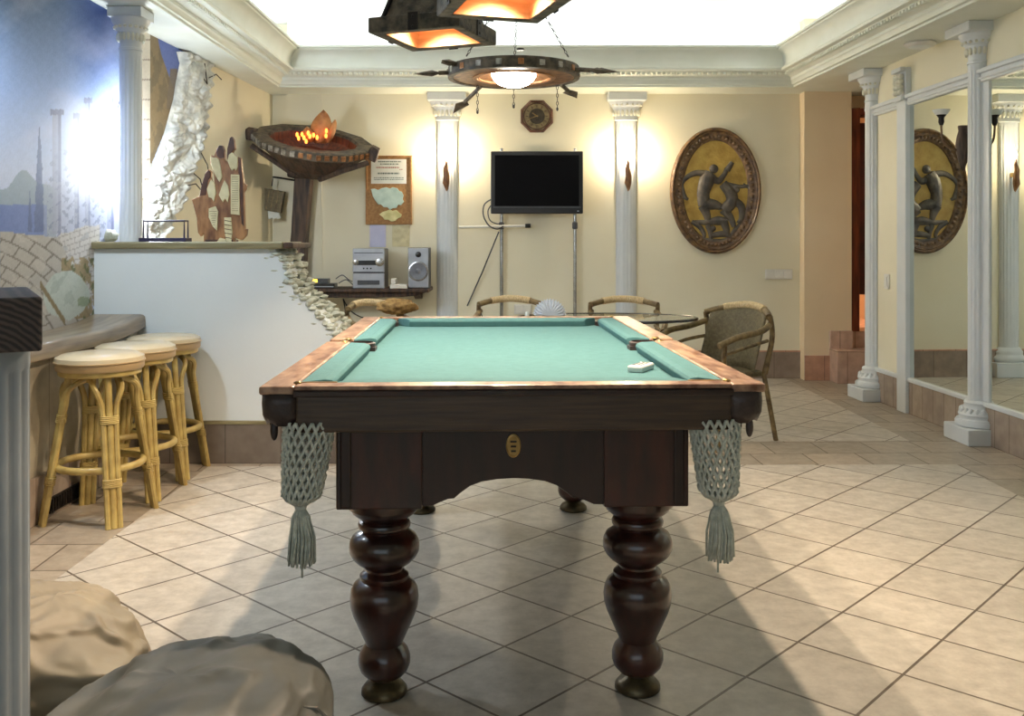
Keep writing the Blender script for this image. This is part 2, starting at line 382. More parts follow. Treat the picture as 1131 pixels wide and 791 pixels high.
for i in range(len(prof)-1):
    for k in range(4):
        q = (k+1) % 4; fs.append((i*4+k, i*4+q, (i+1)*4+q, (i+1)*4+k))
b.add(vs, fs); b.build('trim_2', 'cornice', kind='structure', smooth=True, autosm=35)
# dentil beads under the cornice ridge
b = MB()
pr = offs(CO, .102)
for i in range(3):
    if i == 0: a, c = pr[0], pr[1]
    elif i == 1: a, c = pr[1], pr[2]
    else: a, c = pr[3], pr[0]
    L = (c-a).length; e = (c-a)/L; N = int(L/.042)
    for k in range(N):
        p = a+e*(k+.5)*.042
        if p.y < 3.8: continue
        b.add([(-.012,-.014,2.588),(.012,-.014,2.588),(.012,.014,2.588),(-.012,.014,2.588),(-.012,-.014,2.608),(.012,-.014,2.608),(.012,.014,2.608),(-.012,.014,2.608)],
              [(0,3,2,1),(4,5,6,7),(0,1,5,4),(1,2,6,5),(2,3,7,6),(3,0,4,7)], T(p.x, p.y, 0) @ RZ(math.atan2(e.y, e.x)))
b.build('trim_3', 'cornice', kind='structure')

# skirting tiles
b = MB(); b.box(-1.98, 2.53, 8.302, 8.32, 0, .232); b.build('baseboard_back', 'base_x', kind='structure')
MB().box(-1.98, 2.53, 8.297, 8.32, .232, .245).build('trim_4', 'base_pink', kind='structure', bev=.002)
b = MB(); b.box(2.53, 2.75, 8.172, 8.19, 0, .215); b.build('baseboard_passage', 'base_pink', kind='structure')
def wallstrip(y0, y1, z0, z1, d0, d1):
    return MB().prism([(xr(y0)-d1, y0), (xr(y1)-d1, y1), (xr(y1)-d0, y1), (xr(y0)-d0, y0)], z0, z1)
wallstrip(3.0, 7.29, 0, .222, -.005, .018).build('baseboard_right', 'base_y', kind='structure')
wallstrip(3.0, 7.29, .222, .252, -.005, .030).build('trim_5', 'column', kind='structure', bev=.006)
t6 = wallstrip(3.0, 7.29, 2.15, 2.235, -.005, .03); k = wallstrip(3.0, 7.29, 2.20, 2.225, 0, .05); t6.add(k.v, k.f); k = wallstrip(3.0, 7.29, 2.165, 2.18, 0, .04); t6.add(k.v, k.f)
t6.build('trim_6', 'column', kind='structure', bev=.006)
# mirror panes: one each side of the board behind the near column
for y0, y1, lab in ((5.76, 6.60, 'wall mirror left of the near fluted column, showing the oval relief'), (3.6, 5.56, 'wall mirror right of the near fluted column, cut off by the photo edge')):
    o = wallstrip(y0, y1, .252, 2.15, -.004, .010).build('wall_mirror', 'mirror'); tag(o, lab, 'mirror', 'mirrors on the right wall')
wallstrip(5.56, 5.76, .252, 2.15, 0, .02).build('trim_7', 'column', kind='structure', bev=.004)
# narrow pilaster board at the end of the mirror
nb = wallstrip(6.60, 6.74, 0, 2.42, 0, .042); nb.build('trim_8', 'column', kind='structure', bev=.005)
o = thing('plaster_bracket', 'small ornate white plaster capital on the narrow board left of the mirrors', 'ornament', (xr(6.67)-.045, 6.67, 2.22))
MB().box(-.035, 0, -.08, .08, .17, .2).build('slab', 'column', o, bev=.004); MB().box(-.025, 0, -.07, .07, -.03, 0).build('slab', 'column', o, bev=.004)
b = MB()
for k in range(3):
    for j in range(4): b.ball((-.018, -.045+.045*k, .03+.036*j), .022, .02, .02, 8, 6)
b.build('leaf_carving', 'plaster', o, smooth=True)

# unseen window frame, added to go with the cool fill behind the camera
b = MB()
for x0, x1 in ((-2.27, -2.2), (-.63, -.57), (1.0, 1.07)): b.box(x0, x1, FRONT-.01, FRONT+.05, .7, 2.45)
for z0, z1 in ((.7, .77), (2.38, 2.45)): b.box(-2.27, 1.07, FRONT-.01, FRONT+.05, z0, z1)
wf = b.build('added_window_frame', 'column', kind='structure')

# ------------------------------------------------------------------ mural on the left wall (a flat painting)
def mural():
    ys = np.linspace(3.5, 7.25, 560); zs = np.linspace(.70, SOF-.002, 270)
    Yg, Zg = np.meshgrid(ys, zs, indexing='ij')
    Xg = np.where(Yg < 5.95, -2.27, -2.27+(Yg-5.95)*.0588)+.004
    px = CX+F*Xg/Yg; py = HY-F*(Zg-1.2)/Yg
    def nz(sx, sy, o=0):
        out = np.zeros_like(px)
        for a in range(4):
            f = 2**a
            out += np.sin(px*f/sx*1.3+o+a*1.7+np.sin(py*f/sy+a))*np.cos(py*f/sy*1.1+a*2.3+o+np.sin(px*f/sx*.7))/f
        return out/1.9
    rs = np.random.RandomState(3); grain = rs.rand(*px.shape)-.5
    col = np.zeros(px.shape+(3,))
    def lerp(a, b_, t): return a+(b_-a)*t[..., None]
    c_top = np.array([108,138,184.]); c_low = np.array([196,206,232.]); c_mid = np.array([150,174,220.])
    t = np.clip(py/190, 0, 1); col[:] = lerp(lerp(c_top, c_mid, np.clip(t*2, 0, 1)), c_low, np.clip(t*2-1, 0, 1))
    deep = np.exp(-((px-112)/34)**2)*np.clip(1-py/110, 0, 1); col = lerp(col, np.array([62,84,150.]), deep*.85)
    cl = np.clip(nz(38, 26)*1.1-.1, 0, 1); col = lerp(col, np.array([205,208,236.]), cl*.55)
    def blend(mask, c, a=1.0):
        nonlocal col; col = lerp(col, np.array(c, float), np.clip(mask, 0, 1)*a)
    # hills, sea, far haze
    ridge = 210-20*np.exp(-((px-28)/18)**2)+3*np.sin(px/5)
    blend((py > ridge) & (px < 62), (140,158,172), .75); blend((py > 226) & (py < 262) & (px < 52), (112,132,190), .9)
    # white ruin towers
    for x0, w0, y0 in ((63, 5, 121), (85, 2.6, 125), (97, 3, 108), (122, 4, 108)):
        m = (np.abs(px-x0) < w0) & (py > y0) & (py < 258); blend(m, (150,156,182), .8)
        blend((np.abs(px-x0-w0*.55) < w0*.3) & m, (98,106,146), .7)
        blend((np.abs(px-x0) < w0*1.5) & (np.abs(py-y0-3) < 3.2), (110,116,150), .8)
    # cypresses
    for x0, w0, y0, y1 in ((43.5, 6, 136, 256), (33, 2.5, 210, 256)):
        hw = w0*np.clip((py-y0)/(y1-y0), 0, 1)**.8; blend((np.abs(px-x0) < hw*(1+.3*nz(3, 4))) & (py < y1), (92,108,150), .75)
    # bushes / tree haze
    blend((py > 200+9*nz(9, 9)) & (px > 48) & (px < 118) & (py < 262), (176,182,200), .5); blend((nz(3, 3, 2) > .25) & (py > 165) & (px > 52) & (px < 125) & (py < 275), (120,128,160), .55)
    # ruined brick wall rising to the right
    br = (py > 262-(px-55)*.28+3*nz(5, 4)) & (px > 50) & (py < 330) & (px < 110)
    blend(br, (204,200,196), .9)
    rowy = (py+px*.35)/6.2; rowi = np.floor(rowy); jx = (px/11+(rowi % 2)*.5)
    blend(br & ((np.abs(rowy-np.round(rowy)) < .09) | (np.abs(jx-np.round(jx)) < .05)), (150,146,144), .7)
    blend(br & (nz(7, 7, 3) > .4), (156,162,170), .45)
    # curved paved path
    path = py > 256+.04*px**1.25+1.5*nz(8, 8); path &= ~((px > 62) & (py < 256+(px-62)*2.2))
    blend(path, (184,180,174), 1)
    rad = np.hypot((px+70)/1.1, (py-420)/1.0)
    ri = (rad/13)**1.0; blend(path & (np.abs(ri-np.round(ri)) < .07), (122,114,106), .85)
    ang = np.arctan2(400-py, (px+60)); ai = ang*7+(np.floor(ri) % 2)*.5
    blend(path & (np.abs(ai-np.round(ai)) < .045), (122,114,106), .85)
    blend(path & (nz(11, 9, 5) > .3), (204,198,190), .5)
    # brown grass, plants
    g = (py > 285+4*nz(4, 6)) & (px > 68) & (py < 352) & (px < 112); blend(g & (nz(4, 9, 2) > -.2), (150,128,84), .75); blend(g & (nz(3, 5, 7) > .35), (96,104,62), .8)
    # big pale rock
    rk = ((px-73)/25)**2+((py-326)/27)**2+.14*nz(9, 9) < 1; blend(rk, (192,202,196), 1); blend(rk & (nz(8, 10, 4) > .3), (164,178,172), .6)
    blend(((px-92)/7)**2+((py-333)/6)**2 < 1+.5*nz(2, 2), (110,128,84), .5)
    # wooden stake
    dd = np.abs((px-46)*.84-(py-316)*.54); blend((dd < 2.2) & (px > 44) & (px < 72) & (py > 305), (132,114,78), .9)
    # area right of the column: white brick strip, brown cliff
    st = (px > 150) & (px < 166); blend(st, (204,196,180), 1)
    blend(st & (np.abs((py/22)-np.round(py/22)) < .035), (120,108,94), .8)
    cliff_r = np.interp(py, [40, 60, 110, 180], [174, 178, 196, 168])
    cf = (px >= 166) & (px < cliff_r) & (py < 185); blend(cf, (122,104,72), 1); blend(cf & (nz(5, 14, 1) > .1), (92,80,58), .6)
    blend((px > cliff_r) & (px < 215) & (py < 100), (72,92,160), .85)
    rt = ((px > 188-(py-78)*.1) & (px < 196) & (py > 76) & (py < 120)); blend(rt, (104,92,78), .9)
    blend((px > 166) & (py > 180), (190,194,192), .9)
    col += grain[..., None]*9+nz(3, 3, 9)[..., None]*5
    lc = np.clip(col/255, 0, 1); lc = np.where(lc <= .04045, lc/12.92, ((lc+.055)/1.055)**2.4)
    rb = np.interp(py, [40, 75, 110, 140, 180, 220, 250, 265], [226, 232, 230, 226, 214, 202, 188, 180])
    keep = ((px < rb) | (Yg < 5.6))
    ny, nzn = px.shape
    vs = np.stack([Xg, Yg, Zg], -1).reshape(-1, 3)
    idx = np.arange(ny*nzn).reshape(ny, nzn)
    q = np.stack([idx[:-1, :-1], idx[1:, :-1], idx[1:, 1:], idx[:-1, 1:]], -1)[keep[:-1, :-1]].reshape(-1, 4)
    me = bpy.data.meshes.new('mural'); me.from_pydata(vs.tolist(), [], q.tolist())
    ca = me.color_attributes.new('paint', 'FLOAT_COLOR', 'POINT')
    ca.data.foreach_set('color', np.concatenate([lc.reshape(-1, 3), np.ones((ny*nzn, 1))], 1).astype(np.float32).ravel())
    m, n, l, b_ = nm('mural_paint'); a = n.new('ShaderNodeVertexColor'); a.layer_name = 'paint'; l.new(a.outputs[0], b_.inputs['Base Color']); b_.inputs['Roughness'].default_value = .6
    me.materials.append(m); o = bpy.data.objects.new('wall_mural', me); C.objects.link(o)
    tag(o, 'painted blue mural of ruins, cypresses and a paved path on the left wall', 'mural')
mural()

# ------------------------------------------------------------------ fluted columns
def capital_profile(s=1.0):
    return [(.066,0),(.072,.004),(.072,.016),(.066,.02),(.067,.05),(.074,.07),(.080,.10),(.082,.11),(.092,.118),(.097,.135),(.108,.15),(.118,.165),(.122,.178)]
def fluted(name, label, x, y, z0, z1, rot=0, base=True, cap=True, r=.068, cat='column', group='fluted white columns', half=.15, ks=1.0, ab=.145, mat='column'):
    o = thing(name, label, cat, (x, y, z0), rot, group); H = z1-z0; zb = .25 if base else 0; zc = H-.235 if cap else H
    b = MB(); prof = [(r, zb), (r, zb+.03), (r, zb+.04)]+[(r*.99, zc-.05), (r, zc-.04), (r, zc)]
    b.lathe(prof, 96, flute=.09, nf=16, z0=zb+.035, z1=zc-.045); b.build('shaft', mat, o, smooth=True, autosm=60)
    if base:
        b = MB(); b.box(-half, half, -half, half, 0, .095); b.build('plinth', 'column', o, bev=.006)
        b = MB(); pr = [(.128,.095),(.138,.10),(.14,.125),(.132,.138),(.118,.142),(.116,.15),(.122,.165),(.115,.185),(.095,.2),(.088,.225),(.09,.235),(.084,.245),(.07,.25)]
        b.lathe(pr, 72); 
        for k in range(20):
            a = 2*PI*k/20; b.ball((.106*math.cos(a), .106*math.sin(a), .182), .014, .014, .026, 8, 6)
        b.build('base_moulding', 'column', o, smooth=True)
    if cap:
        b = MB(); b.lathe([(a_*ks, z_) for a_, z_ in capital_profile()], 64, mat=T(0, 0, zc))
        b.build('capital', 'column', o, smooth=True)
        b = MB()
        for k in range(18):
            a = 2*PI*k/18; b.ball((ks*.078*math.cos(a), ks*.078*math.sin(a), zc+.075), .011, .011, .024, 8, 6)
            a += PI/18; b.ball((ks*.098*math.cos(a), ks*.098*math.sin(a), zc+.128), .010, .010, .009, 8, 6)
        b.build('capital_carving', 'plaster', o, smooth=True)
        b = MB(); b.box(-ab, ab, -ab, ab, zc+.178, H); b.build('abacus', 'column', o, bev=.005)
    return o
fluted('fluted_column', 'white fluted half column nearest on the right, between the two mirrors', 2.815, 5.69, 0, SOF-.001, rot=R(1.8))
fluted('fluted_column', 'white fluted column at the far end of the right wall by the steps', 2.765, 7.22, 0, SOF-.001, rot=R(1.8))
fluted('fluted_column', 'white fluted column standing on the partition ledge in front of the mural', -2.135, 5.30, 1.2, SOF-.001, base=False, r=.060, ks=.86, ab=.095)
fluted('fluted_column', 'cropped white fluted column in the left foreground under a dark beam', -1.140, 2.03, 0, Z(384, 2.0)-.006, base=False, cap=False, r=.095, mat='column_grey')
# back-wall pilasters: half round, wider
def pilaster(px, label):
    o = thing('wall_pilaster', label, 'column', (X(px, 8.25), 8.32, 0), 0, 'pilasters on the back wall')
    b = MB(); b.lathe([(.093, .25), (.093, .29), (.093, .30), (.091, 2.22), (.093, 2.23), (.093, 2.26)], 96, mat=Matrix.Diagonal((1, .55, 1, 1)), flute=.07, nf=18, z0=.295, z1=2.225)
    b.build('shaft', 'column', o, smooth=True, autosm=60)
    b = MB(); b.lathe([(.13,.13),(.15,.15),(.15,.17),(.13,.19),(.125,.2),(.13,.22),(.11,.25),(.095,.26)], 64, mat=Matrix.Diagonal((1, .6, 1, 1))); b.build('base_moulding', 'column', o, smooth=True)
    b = MB(); b.box(-.17, .17, -.11, 0, 0, .13); b.build('plinth', 'column', o, bev=.006)
    b = MB(); b.lathe([(.095,2.26),(.105,2.265),(.105,2.28),(.10,2.285),(.105,2.33),(.12,2.37),(.125,2.38),(.14,2.39),(.145,2.41),(.158,2.43)], 64, mat=Matrix.Diagonal((1, .62, 1, 1))); b.build('capital', 'column', o, smooth=True)
    b = MB()
    for k in range(9):
        a = PI+PI*(k+.5)/9; b.ball((.112*math.cos(a), .07*math.sin(a), 2.325), .014, .010, .028, 8, 6); b.ball((.136*math.cos(a), .085*math.sin(a), 2.395), .012, .010, .010, 8, 6)
    b.build('capital_carving', 'plaster', o, smooth=True)
    b = MB(); b.box(-.168, .168, -.125, 0, 2.43, SOF-.001); b.build('abacus', 'column', o, bev=.005)
    return o
pilaster(493.5, 'fluted pilaster left of the television on the back wall')
pilaster(692.5, 'fluted pilaster right of the television on the back wall')

# ------------------------------------------------------------------ partition with ledge and broken stone edge
DW = 5.13
poly_px = [(104,275),(303,275),(311,283),(316,296),(319,310),(327,322),(340,334),(350,345),(362,356),(370,368),(374,384),(378,420),(380,470)]
poly = [(X(a, DW), Z(c, DW)) for a, c in poly_px]; poly[0] = (-2.268, poly[0][1]); poly += [(poly[-1][0], 0), (-2.268, 0)]
pw = MB().prism(poly, DW, DW+.42, 'y').build('wall_partition', 'mint', kind='structure')
b = MB()
edge = [Vector((X(a, DW), 0, Z(c, DW))) for a, c in poly_px[1:]]
path = []
for a, c in zip(edge[:-1], edge[1:]):
    n_ = max(1, int((c-a).length/.022))
    for k in range(n_): path.append(a.lerp(c, k/n_))
for i, p in enumerate(path):
    for dy in (0, .14, .28, .40):
        r1, r2 = random.uniform(.012, .023), random.uniform(.011, .018)
        sd = random.random()*9
        b.ball((p.x+random.uniform(-.02, .012), DW+.01+dy, p.z+random.uniform(-.01, .01)), r1*1.3, (.028 if dy == 0 else .09), r2, 10, 7,
               fn=lambda d: 1+.35*mnoise.noise(d*2.2+Vector((sd, i*.7, 0))))
for k in range(26):
    p = random.choice(path); b.ball((p.x-random.uniform(.02, .07), DW+.004, p.z-random.uniform(-.01, .03)), random.uniform(.012, .028), .008, .006, 8, 6, fn=lambda d: 1+.4*mnoise.noise(d*2.5+p*5))
b.build('stone_edge', 'stone_edge', pw, smooth=True, autosm=50)
b = MB(); b.box(-2.268, X(314, DW), DW-.035, DW+.44, Z(275, DW-.03), 1.2)
b.build('partition_ledge', 'ledge', pw, bev=.008)
b = MB(); b.box(X(314, DW), X(325, DW), DW-.03, DW+.43, Z(274.5, DW-.03), 1.196); b.build('ledge_end_block', 'dark_wood_h', pw, bev=.008)
MB().box(-2.0, poly[-3][0]+.003, DW-.016, DW, 0, Z(465, DW)).build('baseboard_partition', 'base_p', kind='structure')
b = MB(); b.box(-2.0, poly[-3][0]+.003, DW-.020, DW, Z(468, DW), Z(464.5, DW)); b.build('trim_10', 'ledge', kind='structure', bev=.002)
# low panelled wall with a bullnosed board on top, behind the stools
b = MB(); b.box(-2.27, -2.03, 2.4, DW, 0, .72); b.build('wall_bench', 'panel_y', kind='structure')
b = MB(); ng = 30; prof_l = []
sec = lambda y: (.012 if y < 4.6 else .012+.04*((y-4.6)/(DW-4.6))**2)
vs = []; fs = []; npf = 10
for i in range(ng+1):
    y = 2.4+(DW-.004-2.4)*i/ng; dz = sec(y)-.012; xf = -1.988
    ring_ = [(-2.268, .72+dz), (-2.268, .768+dz), (xf-.025, .768+dz), (xf-.01, .764+dz), (xf, .755+dz), (xf+.002, .72+dz), (xf+.002, .70+dz), (xf-.01, .692+dz), (xf-.04, .690+dz), (-2.1, .70+dz*.5)]
    vs += [(a, y, z) for a, z in ring_]
for i in range(ng):
    for k in range(npf):
        q = (k+1) % npf; fs.append((i*npf+k, i*npf+q, (i+1)*npf+q, (i+1)*npf+k))
fs += [tuple(range(npf)), tuple(ng*npf+k for k in range(npf))[::-1]]
b.add(vs, fs); b.build('trim_11', 'bench', kind='structure', smooth=True, autosm=45)
MB().box(-2.03, -2.012, 2.4, DW, 0, .20).build('baseboard_bench', 'base_y', kind='structure')
o = MB(); o.box(-2.012, -2.0, 4.10, 4.45, .02, .085)  # dark slatted strip at the foot of the low wall
for k in range(14): o.box(-2.0, -1.996, 4.11+k*.0245, 4.12+k*.0245, .025, .08)
tag(o.build('dark_slatted_strip', 'iron'), 'small dark slatted strip low in the panelled wall behind the nearest stool', 'vent')

# ------------------------------------------------------------------ plaster rock relief on the left wall
def wall_pt(px, py):
    k = (px-CX)/F; D = -2.27/k
    if D > 5.95: D = (-2.27-5.95*.0588)/(k-.0588)
    return Vector((xl(D), D, Z(py, D)))
b = MB(); NU, NV = 260, 80; vs = []; fs = []
Lb = ([55,70,90,110,150,190,220,245,264], [196,200,196,193,182,168,161,158,158])
Rb = ([55,70,90,110,150,190,220,245,264], [224,240,238,236,231,220,209,196,184])
for i in range(NU+1):
    py = 57+(264-57)*i/NU
    l_, r_ = np.interp(py, *Lb)-3, np.interp(py, *Rb)-4+2.0*math.sin(py*.55)+1.5*math.sin(py*.23)
    for k in range(NV+1):
        t = k/NV; p = wall_pt(l_+(r_-l_)*t, py)
        if p.z > SOF-.004: p.z = SOF-.004
        q3 = .72*Vector((p.y*4.2+.6*mnoise.noise(Vector((p.y*3, p.z*3, 2))), p.z*9.5-p.y*2.2, 1.5))
        dd_, _ = mnoise.voronoi(q3); cell = min(1, (dd_[1]-dd_[0])*2.2); n3 = mnoise.noise(Vector((p.y*4, p.z*9, 1)))
        dd2, _ = mnoise.voronoi(q3*2.6); c2_ = min(1, (dd2[1]-dd2[0])*2.5)
        d = (.012+(.05*cell**.42*(.30+.70*t)+.018*n3+.010*c2_+.006*mnoise.noise(Vector((p.y*30, p.z*50, 5)))))*min(1, 6*t+.05, 5*(1-t)+.0)
        vs.append((p.x+.006+max(0, d), p.y, p.z))
for i in range(NU):
    for k in range(NV): a = i*(NV+1)+k; fs.append((a, a+1, a+NV+2, a+NV+1))
b.add(vs, fs); o = b.build('rock_relief', 'stone', smooth=True, autosm=0)
tag(o, 'white lumpy plaster rock relief climbing the left wall beside the column', 'wall relief')
# dry twigs on the relief
for pts in (((213,165),(222,182),(225,198)), ((205,190),(214,198),(218,212)), ((224,86),(232,82),(238,88)), ((216,84),(222,93),(219,70)), ((200,205),(209,203),(215,210))):
    b = MB(); b.tube([wall_pt(*q)+Vector((.045, 0, 0)) for q in pts], .004, 6)
    b.build('dry_twig', 'iron', o, smooth=True)

# mural lamp hidden behind the column on the ledge
o = thing('strip_lamp', 'bright cool strip lamp hidden behind the ledge column, lighting the mural', 'lamp', (-2.175, 5.50, 1.2))
MB().tube([(0, 0, .30), (0, 0, .74)], .013, 12).build('glowing_tube', 'tube', o, smooth=True)
b = MB(); b.lathe([(.03, 0), (.03, .01), (.016, .02), (.014, .30)], 20); b.build('holder', 'white_plastic', o, smooth=True)
b = MB(); b.tube(bez([(X(137, 5.4)+2.19, -.1, .85), (X(129, 5.4)+2.19, -.1, .80), (X(127, 5.4)+2.19, -.1, .71), (X(131, 5.4)+2.19, -.1, .64), (X(136, 5.4)+2.19, -.1, .62)]), .004, 6); b.build('cable', 'black', o, smooth=True)

# ------------------------------------------------------------------ billiard table
TA = R(2.1); TO = (-.0155, 3.355)
HW, HL, TH = .618, 1.065, .85
front_mid = P(565.5, 430, 2.29)
# centre placed so that the front edge midpoint is at (565px, D 2.31)
fx, fy = X(568.5, 2.31), 2.31
tc = (fx-math.sin(TA)*HL, fy+math.cos(TA)*HL)
bt = thing('billiard_table', 'dark wood billiard table with green cloth and turned legs in the middle', 'billiard table', (tc[0], tc[1], 0), TA)
b = MB(); b.box(-.53, .53, -HL+.07, HL-.07, TH-.07, TH-.036); b.build('playing_surface', 'cloth', bt)
# side rail tops (wood), split at the middle pocket
def rail(u0, u1, v0, v1, name='rail'):
    b = MB(); b.box(u0, u1, v0, v1, TH-.022, TH); return b.build(name, 'railwood', bt, bev=.006)
for s in (-1, 1):
    for v0, v1 in ((-HL, -.035), (.035, HL)):
        rail(min(s*.535, s*.620), max(s*.535, s*.620), v0, v1)
for v0, v1 in ((-HL, -HL+.060), (HL-.060, HL)):
    MB().box(-.535, .535, v0, v1, TH-.011, TH).build('rail', 'railwood', bt, bev=.003)
# cushions: wedge profile
def cushion(u, v0, v1, s, end=False):
    b = MB(); c = .07
    # profile: outer (rail side) to nose
    pr = [(0, TH-.002), (.055, TH-.0), (.072, TH-.004), (.078, TH-.012), (.070, TH-.036), (0, TH-.036)]
    for (va, off) in ((v0, 1), (v1, -1)): pass
    vs = []
    for vv, sgn in ((v0, 1), (v1, -1)):
        for d, z in pr:
            vs.append((s*(u-d), vv+sgn*d*.75, z) if not end else (vv+sgn*d*.75, s*(u-d), z))
    n_ = len(pr); fs = [tuple(range(n_)), tuple(range(n_, 2*n_))[::-1]]+[(i, (i+1) % n_, (i+1) % n_+n_, i+n_) for i in range(n_)]
    b.add(vs, fs); return b.build('cushion', 'cloth', bt, bev=.003)
for s in (-1, 1):
    cushion(.535, -HL+.075, -.045, s); cushion(.535, .045, HL-.075, s)
cushion(HL-.065, -.455, .455, -1, True); cushion(HL-.065, -.455, .455, 1, True)
# aprons
b = MB(); 
b.box(-.532, .536, -HL+.004, -HL+.036, .735, TH-.011)
b.build('front_apron', 'apron', bt, bev=.006)
MB().box(-.522, .522, HL-.036, HL-.004, .735, TH-.022).build('rear_apron', 'apron', bt, bev=.006)
for s in (-1, 1):
    MB().box(min(s*.58, s*.615), max(s*.58, s*.615), -HL+.09, HL-.09, .735, TH-.022).build('side_apron', 'apron', bt, bev=.006)
b = MB(); b.box(-.538, .541, -HL-.004, -HL+.01, TH-.028, TH-.012); b.build('apron_moulding', 'mahogany_h', bt, bev=.004)
# slate bed underside
MB().box(-.57, .57, -HL+.036, HL-.036, .735, TH-.07).build('bed', 'mahogany_h', bt)
# brass end strips where cushions meet the front rail
for s in (-1, 1):
    MB().box(min(s*.44, s*.525), max(s*.44, s*.525), -HL+.058, -HL+.066, TH-.002, TH+.0015).build('rail_strip', 'brass', bt)
# leather pockets, nets, tassels
def pocket(u, v, corner=True, net=True, tname='pocket'):
    s = -1 if u < 0 else 1; q = -1 if v < 0 else 1
    b = MB()
    cu, cv = (s*.555, q*(HL-.035)) if corner else (s*.565, 0)
    if corner:
        # leather flap wrapped round the corner below the rail
        pts = []
        base_ = [(.530, HL-.012), (.545, HL-.006), (.565, HL-.003), (.585, HL-.003), (.600, HL-.008), (.611, HL-.022), (.615, HL-.04), (.615, HL-.06), (.614, HL-.08), (.612, HL-.095), (.606, HL-.11), (.598, HL-.12), (.59, HL-.125)]
        pts = [(s*a, q*c) for a, c in base_]
        vs = []; fs = []
        for k, (a, c) in enumerate(pts):
            wav = .006*math.sin(k*1.9)
            for z, o_ in ((TH-.020, 0), (TH-.045, .002), (TH-.072, .000+wav*.5), (TH-.094+wav, -.012)):
                vs.append((a+s*o_*.7, c+q*o_*.7, z))
        for k in range(12):
            for j in range(3): i0 = k*4+j; fs.append((i0, i0+1, i0+5, i0+4))
        b.add(vs, fs); 
        pk = b.build('pocket', 'leather', bt, smooth=True); sm = pk.modifiers.new('solid', 'SOLIDIFY'); sm.thickness = .009; sm.offset = 0
        b = MB(); b.box(min(s*.53, s*.60), max(s*.53, s*.60), min(q*(HL-.03), q*(HL+.002)), max(q*(HL-.03), q*(HL+.002)), TH-.012, TH+.001)
        # cloth-side black throat of the pocket
        b = MB(); b.lathe([(.050, TH-.06), (.050, TH-.018), (.043, TH-.016), (.043, TH-.06)], 24, mat=T(s*.50, q*(HL-.10), 0), caps=False)
        b.build('pocket_lining', 'leather', bt, smooth=True)
        b = MB(); b.ball((s*.535, q*(HL-.05), TH), .011, .011, .006, 12, 8); b.build('stud', 'brass', bt, smooth=True)
    else:
        b = MB(); b.box(min(s*.45, s*.604), max(s*.45, s*.604), -.034, .034, TH-.05, TH-.022); b.lathe([(.045, TH-.05), (.048, TH-.01), (.040, TH-.006), (.036, TH-.05)], 24, mat=T(s*.50, 0, 0), caps=False)
        pk = b.build('pocket', 'leather', bt, smooth=True)
        for vv in (-.045, .045):
            MB().ball((s*.555, vv, TH), .014, .018, .006, 12, 8).build('stud', 'brass', bt, smooth=True)
    if net:
        nx, ny = s*.505, q*(HL-.055); z1, z0 = TH-.09, .547
        fr = lambda t: .062*(1-.30*t**1.2)*(1 if t < .86 else max(.2, 1-((t-.86)/.145)**2))
        b = MB(); NS, NT = 19, 30
        dx = -.024 if s < 0 else .012
        for sg in (-1, 1):
            for k in range(NS):
                pts = []
                for j in range(NT+1):
                    t = j/NT; a = 2*PI*(k+sg*t*5.2)/NS; r_ = fr(t)+.0028*math.sin(j*2.1+k*sg)
                    pts.append((nx+dx*t+r_*math.cos(a)*1.0, ny+r_*math.sin(a), z1+(z0-z1)*t))
                b.tube(pts, .0042, 5)
        nt = b.build('pocket_net', 'net', bt, smooth=True, autosm=0)
        nx += dx
        b = MB(); b.ball((nx, ny, z0-.002), .016, .016, .014, 12, 8)
        rnd = random.Random(4)
        for k in range(96):
            a = rnd.random()*2*PI; r_ = .008+.014*rnd.random(); rb = r_*rnd.uniform(1.25, 1.65); L = rnd.uniform(.125, .150) if k else .185
            b.tube([(nx+.006*math.cos(a), ny+.006*math.sin(a), z0-.004), (nx+r_*math.cos(a), ny+r_*math.sin(a), z0-.03), (nx+rb*math.cos(a+.15), ny+rb*math.sin(a+.15), z0-.08), (nx+rb*1.05*math.cos(a), ny+rb*1.05*math.sin(a), z0-L)], .0030, 5)
        b.tube([(nx+.014*math.cos(2*PI*k/12), ny+.014*math.sin(2*PI*k/12), z0-.022) for k in range(12)], .004, 6, closed=True)
        b.build('tassel', 'net', nt, smooth=True, autosm=0)
        # wooden/leather tab beside the net
        b = MB(); b.ball((s*.592, q*(HL-.045), TH-.115), .010, .008, .026, 10, 8); b.build('pocket_tab', 'leather', bt, smooth=True)
for s in (-1, 1):
    pocket(s, -1); pocket(s, 1, net=False); pocket(s, 0, corner=False, net=False)
# body with arched panels and corner blocks
BU, BV = .447, HL-.075
zt, zb_ = .735, .530
def arch_poly(h):
    pts = [(-h, zt), (-h, zb_)]
    half = [(-.235, zb_), (-.205, .531), (-.185, .540), (-.165, .548), (-.150, .549), (-.135, .562), (-.110, .580), (-.08, .591), (-.04, .597), (0, .599)]
    pts += half+[(-a, z) for a, z in half[-2::-1]]+[(h, zb_), (h, zt)]
    return pts
MB().prism(arch_poly(BU-.01), -BV+.015, -BV+.045, 'y').build('front_panel', 'mahogany_h', bt, bev=.004)
MB().prism(arch_poly(BU-.01), BV-.045, BV-.015, 'y').build('rear_panel', 'mahogany_h', bt, bev=.004)
ap = [(-BV, zt), (-BV, zb_), (-.75, zb_), (-.68, .56), (-.5, .60), (0, .615), (.5, .60), (.68, .56), (.75, zb_), (BV, zb_), (BV, zt)]
for s in (-1, 1):
    MB().prism(ap, min(s*(BU-.04), s*(BU-.012)), max(s*(BU-.04), s*(BU-.012)), 'x').build('side_panel', 'mahogany_h', bt, bev=.004)
LU, LV = .338, HL-.215
